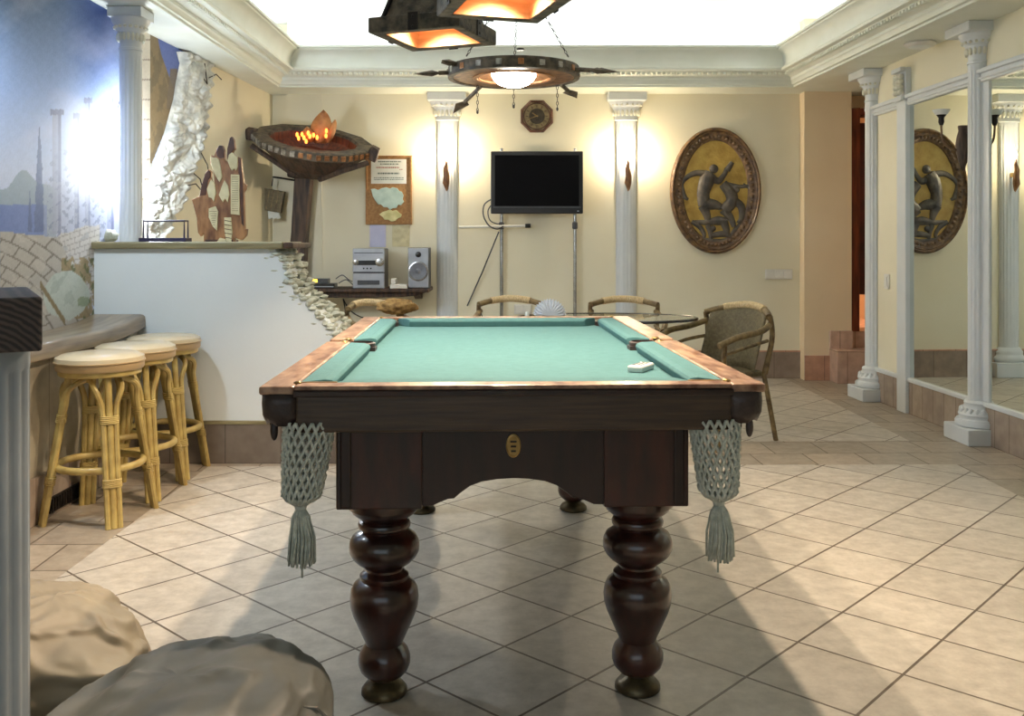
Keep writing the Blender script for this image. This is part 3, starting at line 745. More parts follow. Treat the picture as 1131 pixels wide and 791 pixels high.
leg_prof_c = [(45,90),(58,86),(68,74),(76,62),(80,60),(84,68),(90,71),(98,70),(103,62),(108,60),(113,70),(124,86),(138,93),(150,95),(165,94),(180,86),(194,72),(205,56),(210,50),(216,50),(222,60),(228,66),(234,66),(240,64),(252,82),(268,90),(290,93),(312,91),(335,84),(360,73),(385,62),(405,53),(414,50),(420,54),(432,64),(450,70),(468,70),(485,64),(498,52),(505,42)]
foot_prof_c = [(504,34),(514,30),(520,36),(530,52),(540,61),(550,61),(556,52),(552.5,0.1)]
kz = lambda yc: .5418-yc*.0009805
for su in (-1, 1):
    for sv in (-1, 1):
        lg = MB(); lg.lathe([(r_*.00098, kz(yc)) for yc, r_ in leg_prof_c], 48, mat=T(su*LU, sv*LV, 0))
        lo = lg.build('leg', 'mahogany', bt, smooth=True, autosm=35)
        b = MB(); b.lathe([(.036, .05), (.030, .042), (.034, .036), (.050, .028), (.060, .016), (.061, .006), (.055, .0)], 40, mat=T(su*LU, sv*LV, .0)); b.build('foot', 'bronze', lo, smooth=True)
        b = MB(); b.box(su*LU-.108, su*LU+.108, sv*LV-.135, sv*LV+.135, zb_-.004, zt); b.build('leg_block', 'mahogany', lo, bev=.004)
        MB().lathe([(.095, .497), (.098, .51), (.098, .527)], 40, mat=T(su*LU, sv*LV, 0)).build('collar', 'mahogany', lo, smooth=True)
# oval brass badge
b = MB(); b.lathe([(.0175, 0), (.019, .003), (.0185, .006), (.016, .007), (.0155, .005), (.001, .005)], 40, mat=T(0, -BV+.015, .683) @ RX(PI/2) @ Matrix.Diagonal((1, 1.6, 1, 1)))
bd = b.build('badge', 'brass', bt, smooth=True)
b = MB()
for k in range(3): b.box(-.008+.001*k, .008-.001*k, -BV+.006, -BV+.0095, .694-.012*k-.002, .694-.012*k+.002)
b.build('badge_marking', 'iron', bd)

# remote on the cloth
rc = thing('remote_control', 'small white remote control lying on the green cloth near the right cushion', 'remote control', (*P(708, 409, 1045*(1.2-.815)/(409-267)).xy, TH-.036), R(-28))
b = MB(); b.box(-.024, .024, -.055, .055, .0, .020); b.build('body', 'remote', rc, bev=.006)
b = MB()
for i in range(3):
    for k in range(5): b.box(-.015+.012*i, -.009+.012*i, -.035+.013*k, -.029+.013*k, .02, .0215)
b.build('button', 'darkgrey', rc)
rc.children[1]['kind'] = 'stuff'
MB().box(-.013, .013, .035, .047, .02, .0208).build('display', 'ink', rc)

# ------------------------------------------------------------------ pendant lamps over the table
def pendant(x, y, z0, rot, label):
    o = thing('pendant_lamp', label, 'lamp', (x, y, z0), rot, 'wooden pendant lamps over the billiard table')
    i_, o_ = .144, .190
    b = MB()
    # rim frame: four boards
    for k in range(4):
        m = RZ(k*PI/2)
        b.add([(-o_, -o_, 0), (o_, -o_, 0), (i_, -i_, 0), (-i_, -i_, 0), (-o_, -o_, .062), (o_, -o_, .062), (i_, -i_, .062), (-i_, -i_, .062)], [(0,1,2,3),(4,7,6,5),(0,4,5,1),(1,5,6,2),(2,6,7,3),(3,7,4,0)], m)
    b.build('rim', 'shade', o, bev=.006)
    b = MB(); 
    def sq(h, z): return [(-h, -h, z), (h, -h, z), (h, h, z), (-h, h, z)]
    def shell(h0, z0_, h1, z1_):
        vs = sq(h0, z0_)+sq(h1, z1_); return vs, [(k, (k+1) % 4, (k+1) % 4+4, k+4) for k in range(4)]
    b.add(*shell(.150, .055, .075, .30)); b.add(sq(.077, .30), [(0,1,2,3)])
    ou = b.build('shade', 'shade', o); sm = ou.modifiers.new('s', 'SOLIDIFY'); sm.thickness = .006; sm.offset = -1
    b = MB(); b.add(*shell(.142, .004, .066, .285)); b.add(sq(.066, .285), [(0,1,2,3)]); b.build('lining', 'pine', o)
    b = MB()
    for k in range(4):
        m = RZ(k*PI/2)
        b.box(-.02, .02, -o_-.004, -o_+.0, -.002, .066, m); 
        b.tube([(-.152, -.152, .055), (-.078, -.078, .30)], .010, 6, m)
        for j in (.012, .05): b.ball((0, -o_-.005, j), .006, .003, .006, 8, 6, m)
    b.build('iron_strap', 'iron', o)
    b = MB(); b.lathe([(.018, .19), (.018, .25), (.024, .285)], 16); b.build('socket', 'white_plastic', o, smooth=True)
    MB().ball((0, 0, .165), .030, .030, .036, 20, 12).build('bulb', 'bulb', o, smooth=True)
    sl = bpy.data.lights.new('reflector_bulb_light', 'SPOT'); sl.energy = SPOT_W; sl.color = WARM; sl.spot_size = R(118); sl.spot_blend = .35; sl.shadow_soft_size = .025
    so = bpy.data.objects.new('reflector_bulb_light', sl); C.objects.link(so); so.location = (x, y, z0+.125)
    b = MB(); L = HC-z0-.30
    for k in range(int(L/.03)):
        m = T(0, 0, .31+.03*k) @ RZ(PI/2*(k % 2)); b.tube([(.009*math.cos(a), 0, .018*math.sin(a)) for a in [2*PI*q/10 for q in range(10)]], .0025, 5, m, closed=True)
    b.build('chain', 'iron', o)
    b = MB(); b.lathe([(.05, HC-z0-.03), (.05, HC-z0-.002)], 20); b.build('ceiling_rose', 'iron', o, smooth=True)
    return o
pendant(-.308, 3.745, 2.0, R(-20), 'left and farther wooden box lamp with lit opening above the billiard table')
pendant(-.03, 3.24, 2.0, R(17), 'wooden box lamp cut by the top edge of the photo, right of the other')
pendant(.36, 2.74, 2.0, R(-5), 'third wooden box lamp above the near right part of the table, out of frame')

# ------------------------------------------------------------------ ring chandelier with spears
ch = thing('ring_chandelier', 'round dark wood ring chandelier with spears and a glowing bowl', 'chandelier', (.01, 5.40, 2.13))
RR = .375
b = MB(); b.lathe([(RR-.03, .0), (RR, .0), (RR+.004, .03), (RR-.002, .062), (RR-.03, .062), (RR-.03, .0)], 64, caps=False); b.build('ring', 'shade', ch, smooth=True, autosm=35)
b = MB(); b.lathe([(.20, .004), (RR-.03, .004), (RR-.03, .012), (.20, .012), (.20, .004)], 64, caps=False); b.build('underside_board', 'handwood', ch)
b = MB(); b.lathe([(.205, .012), (.21, .0), (.235, -.002), (.24, .006)], 64, caps=False); b.build('inner_ring', 'copper', ch, smooth=True)
b = MB(); b.lathe([(.001, -.050), (.05, -.045), (.085, -.032), (.11, -.012), (.126, .014), (.128, .026), (.001, .027)], 48); b.build('glass_bowl', 'bowl', ch, smooth=True)
b = MB(); b.lathe([(.130, .024), (.20, .008), (.205, .016), (.16, .034)], 48, caps=False); b.build('reflector_plate', 'copper', ch, smooth=True)
for k in range(20):
    m = RZ(2*PI*k/20+.1); s_ = MB().box(RR+.001, RR+.007, -.016, .016, .014, .046, m); s_.build('metal_tile', 'silver_tile' if k % 3 else 'copper', ch, bev=.002)
def spear(a, b_):
    a = Vector(a); b_ = Vector(b_); d = (b_-a).normalized(); mb = MB(); mb.tube([a, b_], .012, 8)
    # flattened leaf head
    side = Vector((0,0,1)).cross(d).normalized(); up = Vector((0,0,1))
    base = b_-d*.02; vs = [base+d*.0, base+side*.05+d*.05, base-side*.05+d*.05, base+d*.17, base+d*.06+up*.018, base+d*.06-up*.018]
    mb.add(vs, [(0,4,1),(0,2,4),(1,4,3),(4,2,3),(0,1,5),(0,5,2),(1,3,5),(5,3,2)])
    return mb
ctr = Vector((.01, 5.40, 2.13))
for a, b_ in (((-.28, -.05, .03), (-.42, -.10, .015)), ((-.20, .28, .0), (-.30, .42, -.07)), ((.30, -.05, .05), (.46, -.02, .045)), ((.30, -.14, .03), (.42, -.20, .012)), ((-.30, -.10, .05), (-.34, -.24, .042)), ((.28, .2, .0), (.33, .31, -.02))):
    spear(a, b_)  .build('spear', 'shade', ch, smooth=False)
b = MB()
def chain(b, p0, p1, r=.006, step=.022):
    p0 = Vector(p0); p1 = Vector(p1); L = (p1-p0).length; n_ = max(2, int(L/step)); q = (p1-p0).to_track_quat('Z', 'Y').to_matrix().to_4x4()
    for k in range(n_):
        m = Matrix.Translation(p0.lerp(p1, (k+.5)/n_)) @ q @ RZ(PI/2*(k % 2)); b.tube([(r*math.cos(a), 0, r*2*math.sin(a)) for a in [2*PI*j/8 for j in range(8)]], .0022, 4, m, closed=True)
for p0 in ((-.26, -.22, .085), (.30, -.20, .085), (0, .36, .085)): 
    chain(b, p0, (.03, 0, .62)); 
chain(b, (.03, 0, .62), (.03, 0, 1.0))
b.build('hanging_chain', 'iron', ch)
for q in ((-.215, .22, 0, -.16), (0, .2, -.01, -.13), (.26, .24, 0, -.14)):
    b = MB(); chain(b, (q[0], q[1], q[2]), (q[0], q[1], q[3])); b.ball((q[0], q[1], q[3]), .007, .007, .012, 8, 6); b.build('pull_chain', 'iron', ch)
b = MB(); b.box(-.03, .03, RR-.0, RR+.03, .085, .10); b.tube([(.035, -RR+.02, .09), (.035, -RR+.02, .1)], .02, 8); b.build('bracket', 'iron', ch)
b = MB(); b.tube([(.0, 0, .99), (.0, 0, 1.0)], .05, 20); b.build('ceiling_rose', 'iron', ch)

# ------------------------------------------------------------------ wall sconces on the pilasters
def sconce(px, label):
    o = thing('wall_sconce', label, 'wall lamp', (X(px, 8.15), 8.27, Z(192, 8.2)), 0, 'carved sconces on the back pilasters')
    b = MB(); b.box(-.012, .012, -.045, 0, -.02, .02); b.build('bracket', 'brass', o, bev=.003)
    b = MB()
    b.tube([(0, -.075, .135), (.002, -.072, .09), (-.006, -.078, .04), (.004, -.08, -.02), (-.002, -.075, -.08), (.004, -.065, -.135), (0, -.06, -.15)], [.003, .014, .022, .026, .030, .012, .003], 10)
    b.build('carved_torch', 'handwood', o, smooth=True)
    b = MB(); b.ball((0, -.055, .175), .014, .012, .035, 14, 10); b.build('bulb', 'scbulb', o, smooth=True)
    return o
sconce(492.5, 'small carved wooden sconce glowing on the pilaster left of the television')
sconce(694.5, 'small carved wooden sconce glowing on the pilaster right of the television')

# ------------------------------------------------------------------ television and its poles
tv = thing('television', 'black flat television mounted on two steel poles on the back wall', 'television', (X(593, 8.14), 8.14, Z(236, 8.14)))
W2 = 51*8.14/F; H2 = 69*8.14/F
b = MB(); b.box(-W2, W2, 0, .09, 0, H2); b.build('casing', 'black', tv, bev=.008)
b = MB(); b.box(-W2+.035, W2-.035, -.003, .002, .065, H2-.035); b.build('screen', 'screen', tv)
b = MB(); b.box(-W2+.02, W2-.02, -.006, 0, .05, .062); b.build('bezel_line', 'darkgrey', tv)
MB().box(W2-.05, W2-.035, -.004, 0, .018, .026).build('power_light', 'silver', tv)
ts = thing('pole_stand', 'two tall steel poles with a cross tube holding the black television', 'stand', (X(594, 8.27), 8.27, 0))
for px in (554, 635):
    b = MB(); xx = X(px, 8.27)-ts.location.x; b.tube([(xx, 0, 0), (xx, 0, Z(164, 8.27))], .016, 14); b.build('pole', 'chrome', ts, smooth=True)
    b = MB(); b.lathe([(.02, 0), (.024, .01), (.024, .05), (.02, .06)], 14, mat=T(xx, 0, Z(253, 8.27))); b.build('pole_clamp', 'darkgrey', ts, smooth=True)
b = MB(); b.tube([(X(507, 8.27)-ts.location.x, -.02, Z(251, 8.25)), (X(580, 8.27)-ts.location.x, -.02, Z(249.5, 8.25))], .012, 12); b.build('cross_tube', 'white_plastic', ts, smooth=True)
b = MB(); b.tube([(X(580, 8.27)-ts.location.x, -.02, Z(249.5, 8.25)), (X(586, 8.27)-ts.location.x, -.02, Z(249.3, 8.25))], .018, 12); b.build('tube_cap', 'black', ts, smooth=True)
b = MB(); D = 8.22
b.tube(bez([P(543, 220, D), P(535, 226, D), P(534, 238, D), P(540, 249, D), P(549, 253, D), P(556, 250, D)], 8), .006, 6)
b.tube(bez([P(543, 226, D), P(539, 233, D), P(541, 243, D), P(548, 247, D), P(553, 247, D)], 8), .005, 6)
b.tube([P(551, 256, D), P(533, 300, D+.06), P(516, 338, D+.08)], .006, 6); b.tube(bez([P(527, 337, D+.05), P(532, 348, D+.05), P(540, 372, D+.06)], 6), .005, 6)
tag(b.build('television_cable', 'darkgrey', smooth=True), 'dark cables looping from the left side of the television down the wall', 'cable')

# clock
ck = thing('wall_clock', 'dark octagonal wall clock above the television', 'clock', (X(593, 8.28), 8.318, Z(128, 8.28)))
def octa(r): return [(r*math.cos(PI/8+k*PI/4), r*math.sin(PI/8+k*PI/4)) for k in range(8)]
rc_ = 19.3*8.28/F
b = MB(); o1, o2_ = octa(rc_), octa(rc_*.84)
vs = [(a, -.012, c) for a, c in o1]+[(a, -.035, c) for a, c in octa(rc_*.93)]+[(a, -.02, c) for a, c in o2_]+[(a, 0, c) for a, c in o1]
fs = []
for k in range(8):
    q = (k+1) % 8; fs += [(k, q, q+8, k+8), (k+8, q+8, q+16, k+16), (k+24, q+24, q, k)]
b.add(vs, fs); b.build('frame', 'handdark', ck)
M['clockface'] = simple('dull_bronze_face', (150,134,96), (112,98,68), 30, .5, metal=.3, bump=.3)
M['clockdark'] = simple('dark_bronze_centre', (74,64,50), (50,42,34), 30, .5, metal=.3, bump=.5)
MB().prism(o2_, -.018, -.002, 'y').build('face', 'clockface', ck)
b = MB(); b.lathe([(rc_*.74, 0), (rc_*.77, .004), (rc_*.74, .006), (rc_*.71, .003)], 48, mat=T(0, -.018, 0) @ RX(PI/2), caps=False); b.build('dial_ring', 'handdark', ck, smooth=True)
b = MB(); b.lathe([(.001, .005), (rc_*.42, .004), (rc_*.45, .0)], 40, mat=T(0, -.018, 0) @ RX(PI/2)); b.build('dial_centre', 'clockdark', ck, smooth=True)
b = MB()
for k in range(12): b.box(-.003, .003, -.022, -.018, rc_*.5, rc_*.64, RY(k*PI/6))
b.build('hour_mark', 'handdark', ck); ck.children[-1]['kind'] = 'stuff'
b = MB(); b.box(-.004, .004, -.030, -.026, -.01, .05, RY(R(-55))); b.build('hour_hand', 'brass', ck)
b = MB(); b.box(-.003, .003, -.033, -.030, -.01, .075, RY(R(-110))); b.build('minute_hand', 'brass', ck)

# ------------------------------------------------------------------ oval relief
ov = thing('oval_plaque', 'large oval brown framed relief of dark fighting figures on ochre', 'wall art', (X(790.8, 8.28), 8.318, Z(210.5, 8.28)))
a_, c_ = 50.3*8.28/F, 70*8.28/F
def oval_ring(prof, n=96):
    vs = []; fs = []
    for r, h in prof:
        for k in range(n):
            t = 2*PI*k/n; vs.append(((a_-r)*math.cos(t), -h, (c_-r)*math.sin(t)))
    for i in range(len(prof)-1):
        for k in range(n): q = (k+1) % n; fs.append((i*n+k, i*n+q, (i+1)*n+q, (i+1)*n+k))
    return vs, fs
b = MB(); b.add(*oval_ring([(0, 0), (-.0, .025), (.008, .045), (.02, .05), (.028, .040), (.034, .036), (.04, .042), (.046, .036), (.06, .033), (.10, .030), (.115, .022), (.118, .012)]))
for k in range(60):
    t = 2*PI*k/60; b.ball(((a_-.078)*math.cos(t), -.033, (c_-.078)*math.sin(t)), .018, .010, .016, 8, 6)
b.build('frame', 'frame_brown', ov, smooth=True, autosm=50)
b = MB(); vs = [((a_-.11)*math.cos(2*PI*k/64), -.018, (c_-.11)*math.sin(2*PI*k/64)) for k in range(64)]; b.add(vs, [tuple(range(64))]); b.build('panel', 'gold', ov)
def figs(name, strokes):
    b = MB(); k_ = 1/5.104; cxp, cyp = 790.8-735, 210.5-135
    cv = lambda p: ((p[0]*k_-cxp)*8.28/F, 0, -(p[1]*k_-cyp)*8.28/F)
    for pts, rr in strokes:
        q = [cv(p) for p in pts]
        if len(q) == 1: b.ball(q[0], rr*k_*8.28/F, None, None, 14, 10, T(0, -.02, 0) @ Matrix.Diagonal((1, .5, 1, 1)))
        else:
            if len(rr) != len(q): rr = [rr[0]]*len(q)
            pp = bez(q, 5); rs = [np.interp(i/(len(pp)-1)*(len(q)-1), range(len(q)), rr)*k_*8.28/F for i in range(len(pp))]
            b.tube(pp, rs, 10, T(0, -.02, 0) @ Matrix.Diagonal((1, .55, 1, 1)))
    b.build(name, 'figure', ov, smooth=True)
figs('left_figure', [([(275,262)], 26), ([(258,285),(235,330),(215,400),(222,470)], [34,44,36,36]), ([(245,295),(180,285),(130,305),(95,345),(102,395),(112,425)], [22,17,14,11,12,14]), ([(100,418),(130,435)], [14,8]),
    ([(255,310),(300,330),(330,300),(350,262),(375,232)], [20,20,14,12,12]), ([(350,270),(380,225)], [18,12]), ([(225,460),(280,465),(320,480)], [38,28,16]), ([(215,470),(235,520),(245,570)], [32,22,14])])
figs('right_figure', [([(400,378)], 22), ([(325,345),(370,400),(375,450),(330,500)], [26,34,34,34]), ([(350,352),(420,362),(478,358)], [16,11,9]), ([(440,350),(475,372)], [10,6]), ([(385,440),(430,475),(432,540),(410,570)], [24,22,16,10]), ([(330,490),(370,540),(390,590)], [30,20,12])])
figs('fallen_figure', [([(150,560),(195,590),(220,630),(215,655)], [12,14,12,8]), ([(165,560),(230,565),(300,555),(350,560)], [8,16,26,20]), ([(255,640),(320,630),(370,640)], [14,18,12]), ([(330,560),(345,600),(350,645)], [24,20,16]), ([(240,580),(255,620),(260,660)], [16,14,10]), ([(370,640),(400,600),(430,570)], [10,12,8]), ([(270,600)], 18), ([(200,655),(300,670),(370,655)], [8,12,8])])
# extra carved rim ornament
# 3-gang switch plate
def plate(name, label, px0, px1, py0, py1, D, n_, grp=None):
    o = thing(name, label, 'switch' if n_ else 'socket', (X((px0+px1)/2, D), D, Z((py0+py1)/2, D))); w_ = (px1-px0)*D/F/2; h_ = (py1-py0)*D/F/2
    MB().box(-w_, w_, -.012, 0, -h_, h_).build('plate', 'white_plastic', o, bev=.003)
    for k in range(max(1, n_)):
        ww = 2*w_/max(1, n_); x0 = -w_+ww*k; MB().box(x0+.008, x0+ww-.008, -.018, -.01, -h_+.01, h_-.01).build('rocker', 'white_plastic', o, bev=.002)
    return o
plate('switch_plate', 'white triple switch plate on the back wall below the oval relief', 845, 875, 297.5, 308.5, 8.318, 3)
plate('wall_socket', 'small white double socket low on the back wall beside the napkins', 568, 587, 336, 347, 8.318, 2)
o = thing('light_switch', 'small white light switch on the wall right of the far column', 'switch', (xr(6.98)-.002, 6.98, Z(311, 6.98)))
MB().box(-.012, 0, -.04, .04, -.055, .055).build('plate', 'white_plastic', o, bev=.003); MB().box(-.018, -.01, -.025, .025, -.035, .035).build('rocker', 'white_plastic', o, bev=.002)
# ceiling downlight on right soffit
o = thing('ceiling_downlight', 'round unlit white ceiling fixture on the right soffit before the far column', 'ceiling lamp', (*P(1016, 47, 1.3*F/(267-47)).xy, SOF))
b = MB(); b.lathe([(.095, -.001), (.10, -.012), (.085, -.028), (.07, -.030)], 40); b.build('ring', 'white_plastic', o, smooth=True)
b = MB(); b.lathe([(.07, -.030), (.055, -.036), (.001, -.038)], 40, caps=False); b.build('diffuser', 'glass_white', o, smooth=True)

o = thing('ceiling_downlight', 'lit round fixture over the bar stools, above the top edge of the photo', 'ceiling lamp', (-2.07, 3.55, 2.50))
b = MB(); b.lathe([(.10, -.001), (.10, -.03), (.085, -.03), (.085, -.001)], 40, caps=False); b.build('ring', 'white_plastic', o, smooth=True)
# vase sconce beside the near column (its double is the mirror's)
o = thing('torch_sconce', 'dark vase shaped wall sconce with a cup lamp, half hidden by the near column', 'wall lamp', (xr(5.81)-.012, 5.81, Z(162, 5.8)))
b = MB(); b.lathe([(.001, -.15), (.010, -.14), (.026, -.09), (.040, -.03), (.044, .01), (.036, .06), (.026, .10), (.030, .125), (.026, .13)], 24, mat=T(-.032, 0, 0)); b.build('vase_body', 'dark_wood', o, smooth=True)
b = MB(); b.tube(bez([(-.05, 0, -.02), (-.11, 0, -.01), (-.155, 0, .04), (-.165, 0, .11), (-.165, 0, .175)]), .007, 8); b.build('arm', 'frame_brown', o, smooth=True)
b = MB(); b.lathe([(.010, .12), (.018, .14), (.016, .165), (.03, .185)], 16, mat=T(-.165, 0, .012)); b.build('cup', 'iron', o, smooth=True)
b = MB(); b.lathe([(.012, .18), (.034, .185), (.05, .212), (.052, .215), (.03, .20), (.001, .19)], 24, mat=T(-.165, 0, .012)); b.build('glass_shade', 'glass_white', o, smooth=True)
MB().box(-.02, .0, -.02, .02, -.03, .05).build('bracket', 'iron', o)

# ------------------------------------------------------------------ notice board with leaves
D = 8.30
nb = thing('notice_board', 'brown wooden notice board with a typed sheet and two leaf cut-outs', 'notice board', (X(429.5, D), D, Z(248, D)))
def rel(px, py, o, D=8.30, dy=0): return (X(px, D)-o.location.x, dy, Z(py, D)-o.location.z)
x0, _, z1 = rel(404, 172, nb); x1, _, z0 = rel(455, 248, nb)
MB().box(x0, x1, -.005, .018, z0, z1).build('board', 'cork', nb, bev=.003)
b = MB()
for a in ((x0, x0+.018, z0, z1), (x1-.018, x1, z0, z1), (x0, x1, z1-.018, z1)): b.box(a[0], a[1], -.014, -.004, a[2], a[3])
b.build('board_frame', 'cork', nb, bev=.003)
a0, _, a1 = rel(410, 176, nb); c0, _, c1 = rel(449, 203, nb)
sh = MB().box(a0, c0, -.009, -.005, c1, a1).build('notice_sheet', 'paper', nb)
rnd = random.Random(5)
for row, (z_, mt, x_a, x_b, hh) in enumerate(((.90, 'ink', .2, .85, .010), (.80, 'ink', .26, .78, .010), (.66, 'redink', .14, .80, .010), (.58, 'redink', .80, .9, .008), (.42, 'ink', .18, .80, .014), (.24, 'ink', .08, .92, .007), (.17, 'ink', .08, .92, .007))):
    b = MB(); xx = a0+(c0-a0)*x_a; xe = a0+(c0-a0)*x_b; zz = c1+(a1-c1)*z_
    while xx < xe:
        ww = rnd.uniform(.004, .014); b.box(xx, min(xx+ww, xe), -.0095, -.009, zz-hh/2, zz+hh/2); xx += ww+.004
    b.build('text_line', mt, sh)
def leafshape(o, name, mat, pxs, n_lob):
    pts = []
    for a, c in pxs: x, _, z = rel(a, c, o); pts.append((x, z))
    b = MB(); b.prism(pts, -.020, -.006, 'y'); lf = b.build(name, mat, o, bev=.003)
    return lf
lobes = [(410,209),(414,208.5),(418,210),(422,208),(427,207),(431,208.5),(434,207),(439,208),(441,211),(444,212),(446,216),(445,220),(446.5,223),(443,227),(440,226),(438,230),(434,230),(431,232),(428,229),(424,229),(421,226),(418,226),(415,222),(412,217)]
leafshape(nb, 'leaf_cutout', 'tealpaper', lobes, 5)
leafshape(nb, 'leaf_cutout', 'yellowpaper', [(419,237),(423,234),(427,233),(430,231.5),(434,233),(438,232),(441,235),(444,237),(443,240),(440,241),(437,244),(433,245),(429,243),(425,243),(423,240)], 4)
tag(MB().box(X(408, D), X(426, D), 8.312, 8.317, Z(273, D), Z(248.5, D)).build('paper_sheet', 'lavender'), 'pale lavender paper sheet taped below the notice board', 'paper', 'papers under the notice board')
tag(MB().box(X(433, D), X(452, D), 8.312, 8.317, Z(272.5, D), Z(249, D)).build('paper_sheet', 'parch'), 'dull beige paper sheet taped below the notice board, right of the lavender one', 'paper', 'papers under the notice board')
b = MB(); b.tube([P(355.5, 100, 8.31), P(355, 200, 8.31), P(356.5, 300, 8.31)], .004, 6); tag(b.build('wall_cable', 'cream', smooth=True), 'thin painted cable running down the wall left of the notice board', 'cable')

# ------------------------------------------------------------------ mantel shelf and hi-fi
sh = thing('mantel_shelf', 'rough dark wood mantel shelf on the back wall carrying the stereo', 'shelf', (X(397, 8.1), 8.318, 0))
SZ = Z(319, 7.88)
sx0, sx1 = X(321, 7.95)-sh.location.x, X(474, 7.95)-sh.location.x
b = MB(); b.box(sx0, sx1, -.42, 0, SZ-.032, SZ); b.build('shelf_board', 'dark_wood_h', sh, bev=.006)
b = MB(); pl = [(sx0+.05, SZ-.032), (sx0+.10, SZ-.06), (sx0+.22, SZ-.075), (0, SZ-.082), (sx1-.22, SZ-.072), (sx1-.1, SZ-.06), (sx1-.02, SZ-.032)]; b.prism(pl, -.38, -.34, 'y'); b.build('front_beam', 'dark_wood_h', sh, bev=.005)
for xx in (sx0+.15, sx1-.12):
    b = MB(); b.prism([(0, SZ-.032), (-.30, SZ-.032), (-.26, SZ-.06), (-.05, SZ-.11), (0, SZ-.11)], xx-.03, xx+.03, 'x'); b.build('bracket', 'dark_wood_h', sh, bev=.004)
# stereo
DS = 7.95
st = thing('stereo_system', 'silver compact stereo with round knobs standing on the dark mantel shelf', 'stereo', (X(407, DS), DS, SZ))
kk = DS/F; hw = 17.5*kk; hh = 44*kk
b = MB(); b.box(-hw, hw, .02, .25, 0, hh); b.build('casing', 'darkgrey', st, bev=.006)
b = MB(); b.box(-hw, hw, 0, .025, hh*.40, hh); b.build('upper_panel', 'silver', st, bev=.005)
b = MB(); b.box(-hw, hw, 0, .025, .0, hh*.38); b.build('lower_panel', 'silver', st, bev=.005)
MB().box(-hw*.75, hw*.75, -.004, .0, hh*.58, hh*.70).build('display', 'black', st, bev=.003)
MB().box(-hw*.95, hw*.95, -.003, .0, hh*.385, hh*.415).build('cd_slot', 'black', st)
for x_, r_ in ((-hw*.80, .026), (hw*.72, .036)):
    b = MB(); b.lathe([(r_, 0), (r_, .016), (r_*.8, .02), (.001, .02)], 28, mat=T(x_, 0, hh*.66) @ RX(PI/2)); b.build('knob', 'chrome', st, smooth=True)
for k in range(3): MB().lathe([(.007, 0), (.007, .006), (.001, .007)], 12, mat=T(-.04+.03*k, 0, hh*.5) @ RX(PI/2)).build('button', 'black', st, smooth=True)
MB().box(-hw*.7, hw*.7, -.005, 0, .03, hh*.2).build('cassette_door', 'darkgrey', st, bev=.004)
b = MB(); b.box(-hw*.9, hw*.9, -.003, 0, hh*.88, hh*.90); b.build('groove', 'darkgrey', st)
# speaker
sp = thing('bookshelf_speaker', 'silver bookshelf speaker with a round cone on the mantel shelf, right of the stereo', 'speaker', (X(462, DS), DS, SZ))
hw = 11.5*kk; hh = 45*kk
MB().box(-hw, hw, .012, .22, 0, hh).build('cabinet', 'darkgrey', sp, bev=.004)
MB().box(-hw*.98, hw*.98, 0, .014, 0.004, hh*.99).build('front_panel', 'silver', sp, bev=.006)
b = MB(); b.lathe([(hw*.95, 0), (hw*.95, .010), (hw*.82, .012), (hw*.78, .004)], 40, mat=T(0, 0, hh*.42) @ RX(PI/2), caps=False); b.build('woofer_ring', 'chrome', sp, smooth=True)
b = MB(); b.lathe([(hw*.80, .004), (hw*.5, -.002), (hw*.25, -.004), (hw*.22, .0), (.001, .004)], 40, mat=T(0, -.008, hh*.42) @ RX(PI/2), caps=False); b.build('woofer_cone', 'conegrey', sp, smooth=True)
b = MB(); b.lathe([(hw*.28, 0), (hw*.28, .004), (hw*.1, .005), (.001, .010)], 24, mat=T(0, 0, hh*.83) @ RX(PI/2)); b.build('tweeter', 'black', sp, smooth=True)
# disc player
dv = thing('disc_player', 'flat dark disc player with an amber display at the left end of the shelf', 'player', (X(349, DS), DS, SZ))
hw = 21*kk
b = MB(); b.box(-hw, hw, -.02, .12, .0, 5.5*kk); b.build('casing', 'black', dv, bev=.004)
b = MB(); b.box(-hw*.75, hw*.62, -.0, .11, 5.5*kk, 10.5*kk); b.build('upper_unit', 'darkgrey', dv, bev=.004)
MB().box(-5*kk, 1.5*kk, -.004, .0, 6.5*kk, 10*kk).build('amber_display', 'display', dv)
b = MB(); b.box(-hw*.95, hw*.95, -.024, -.019, 1.5*kk, 2.4*kk); b.build('trim_line', 'silver', dv)
ph = thing('white_console', 'white boxy handset in its flat base on the shelf between stereo and speaker', 'telephone', (X(440, DS-.05), DS-.05, SZ))
MB().box(-9.5*kk, 9.5*kk, 0, .14, 0, 4.5*kk).build('base', 'white_plastic', ph, bev=.006)
b = MB(); b.box(-8.5*kk, -3.2*kk, .01, .13, 4.5*kk, 11*kk, RX(R(0))); b.build('handset', 'white_plastic', ph, bev=.008)
b = MB()
b.tube(bez([P(374, 313, DS), P(382, 309, DS), P(388, 313, DS+.1), P(392, 317, DS+.2)]), .004, 6)
b.tube(bez([P(371, 308, DS+.02), P(378, 304, DS), P(385, 309, DS), P(389, 311, DS+.05)]), .004, 6)
tag(b.build('player_cable', 'darkgrey', smooth=True), 'thin cables between the disc player and the stereo on the shelf', 'cable')
b = MB()
b.tube(bez([P(379, 330, 8.28), P(381, 345, 8.28), P(376, 362, 8.28), P(374, 380, 8.28)]), .005, 6); b.tube(bez([P(379, 330, 8.28), P(386, 342, 8.28), P(398, 350, 8.28), P(410, 352, 8.28)]), .005, 6)
tag(b.build('hanging_cable', 'black', smooth=True), 'black cables hanging down the wall below the dark shelf', 'cable')

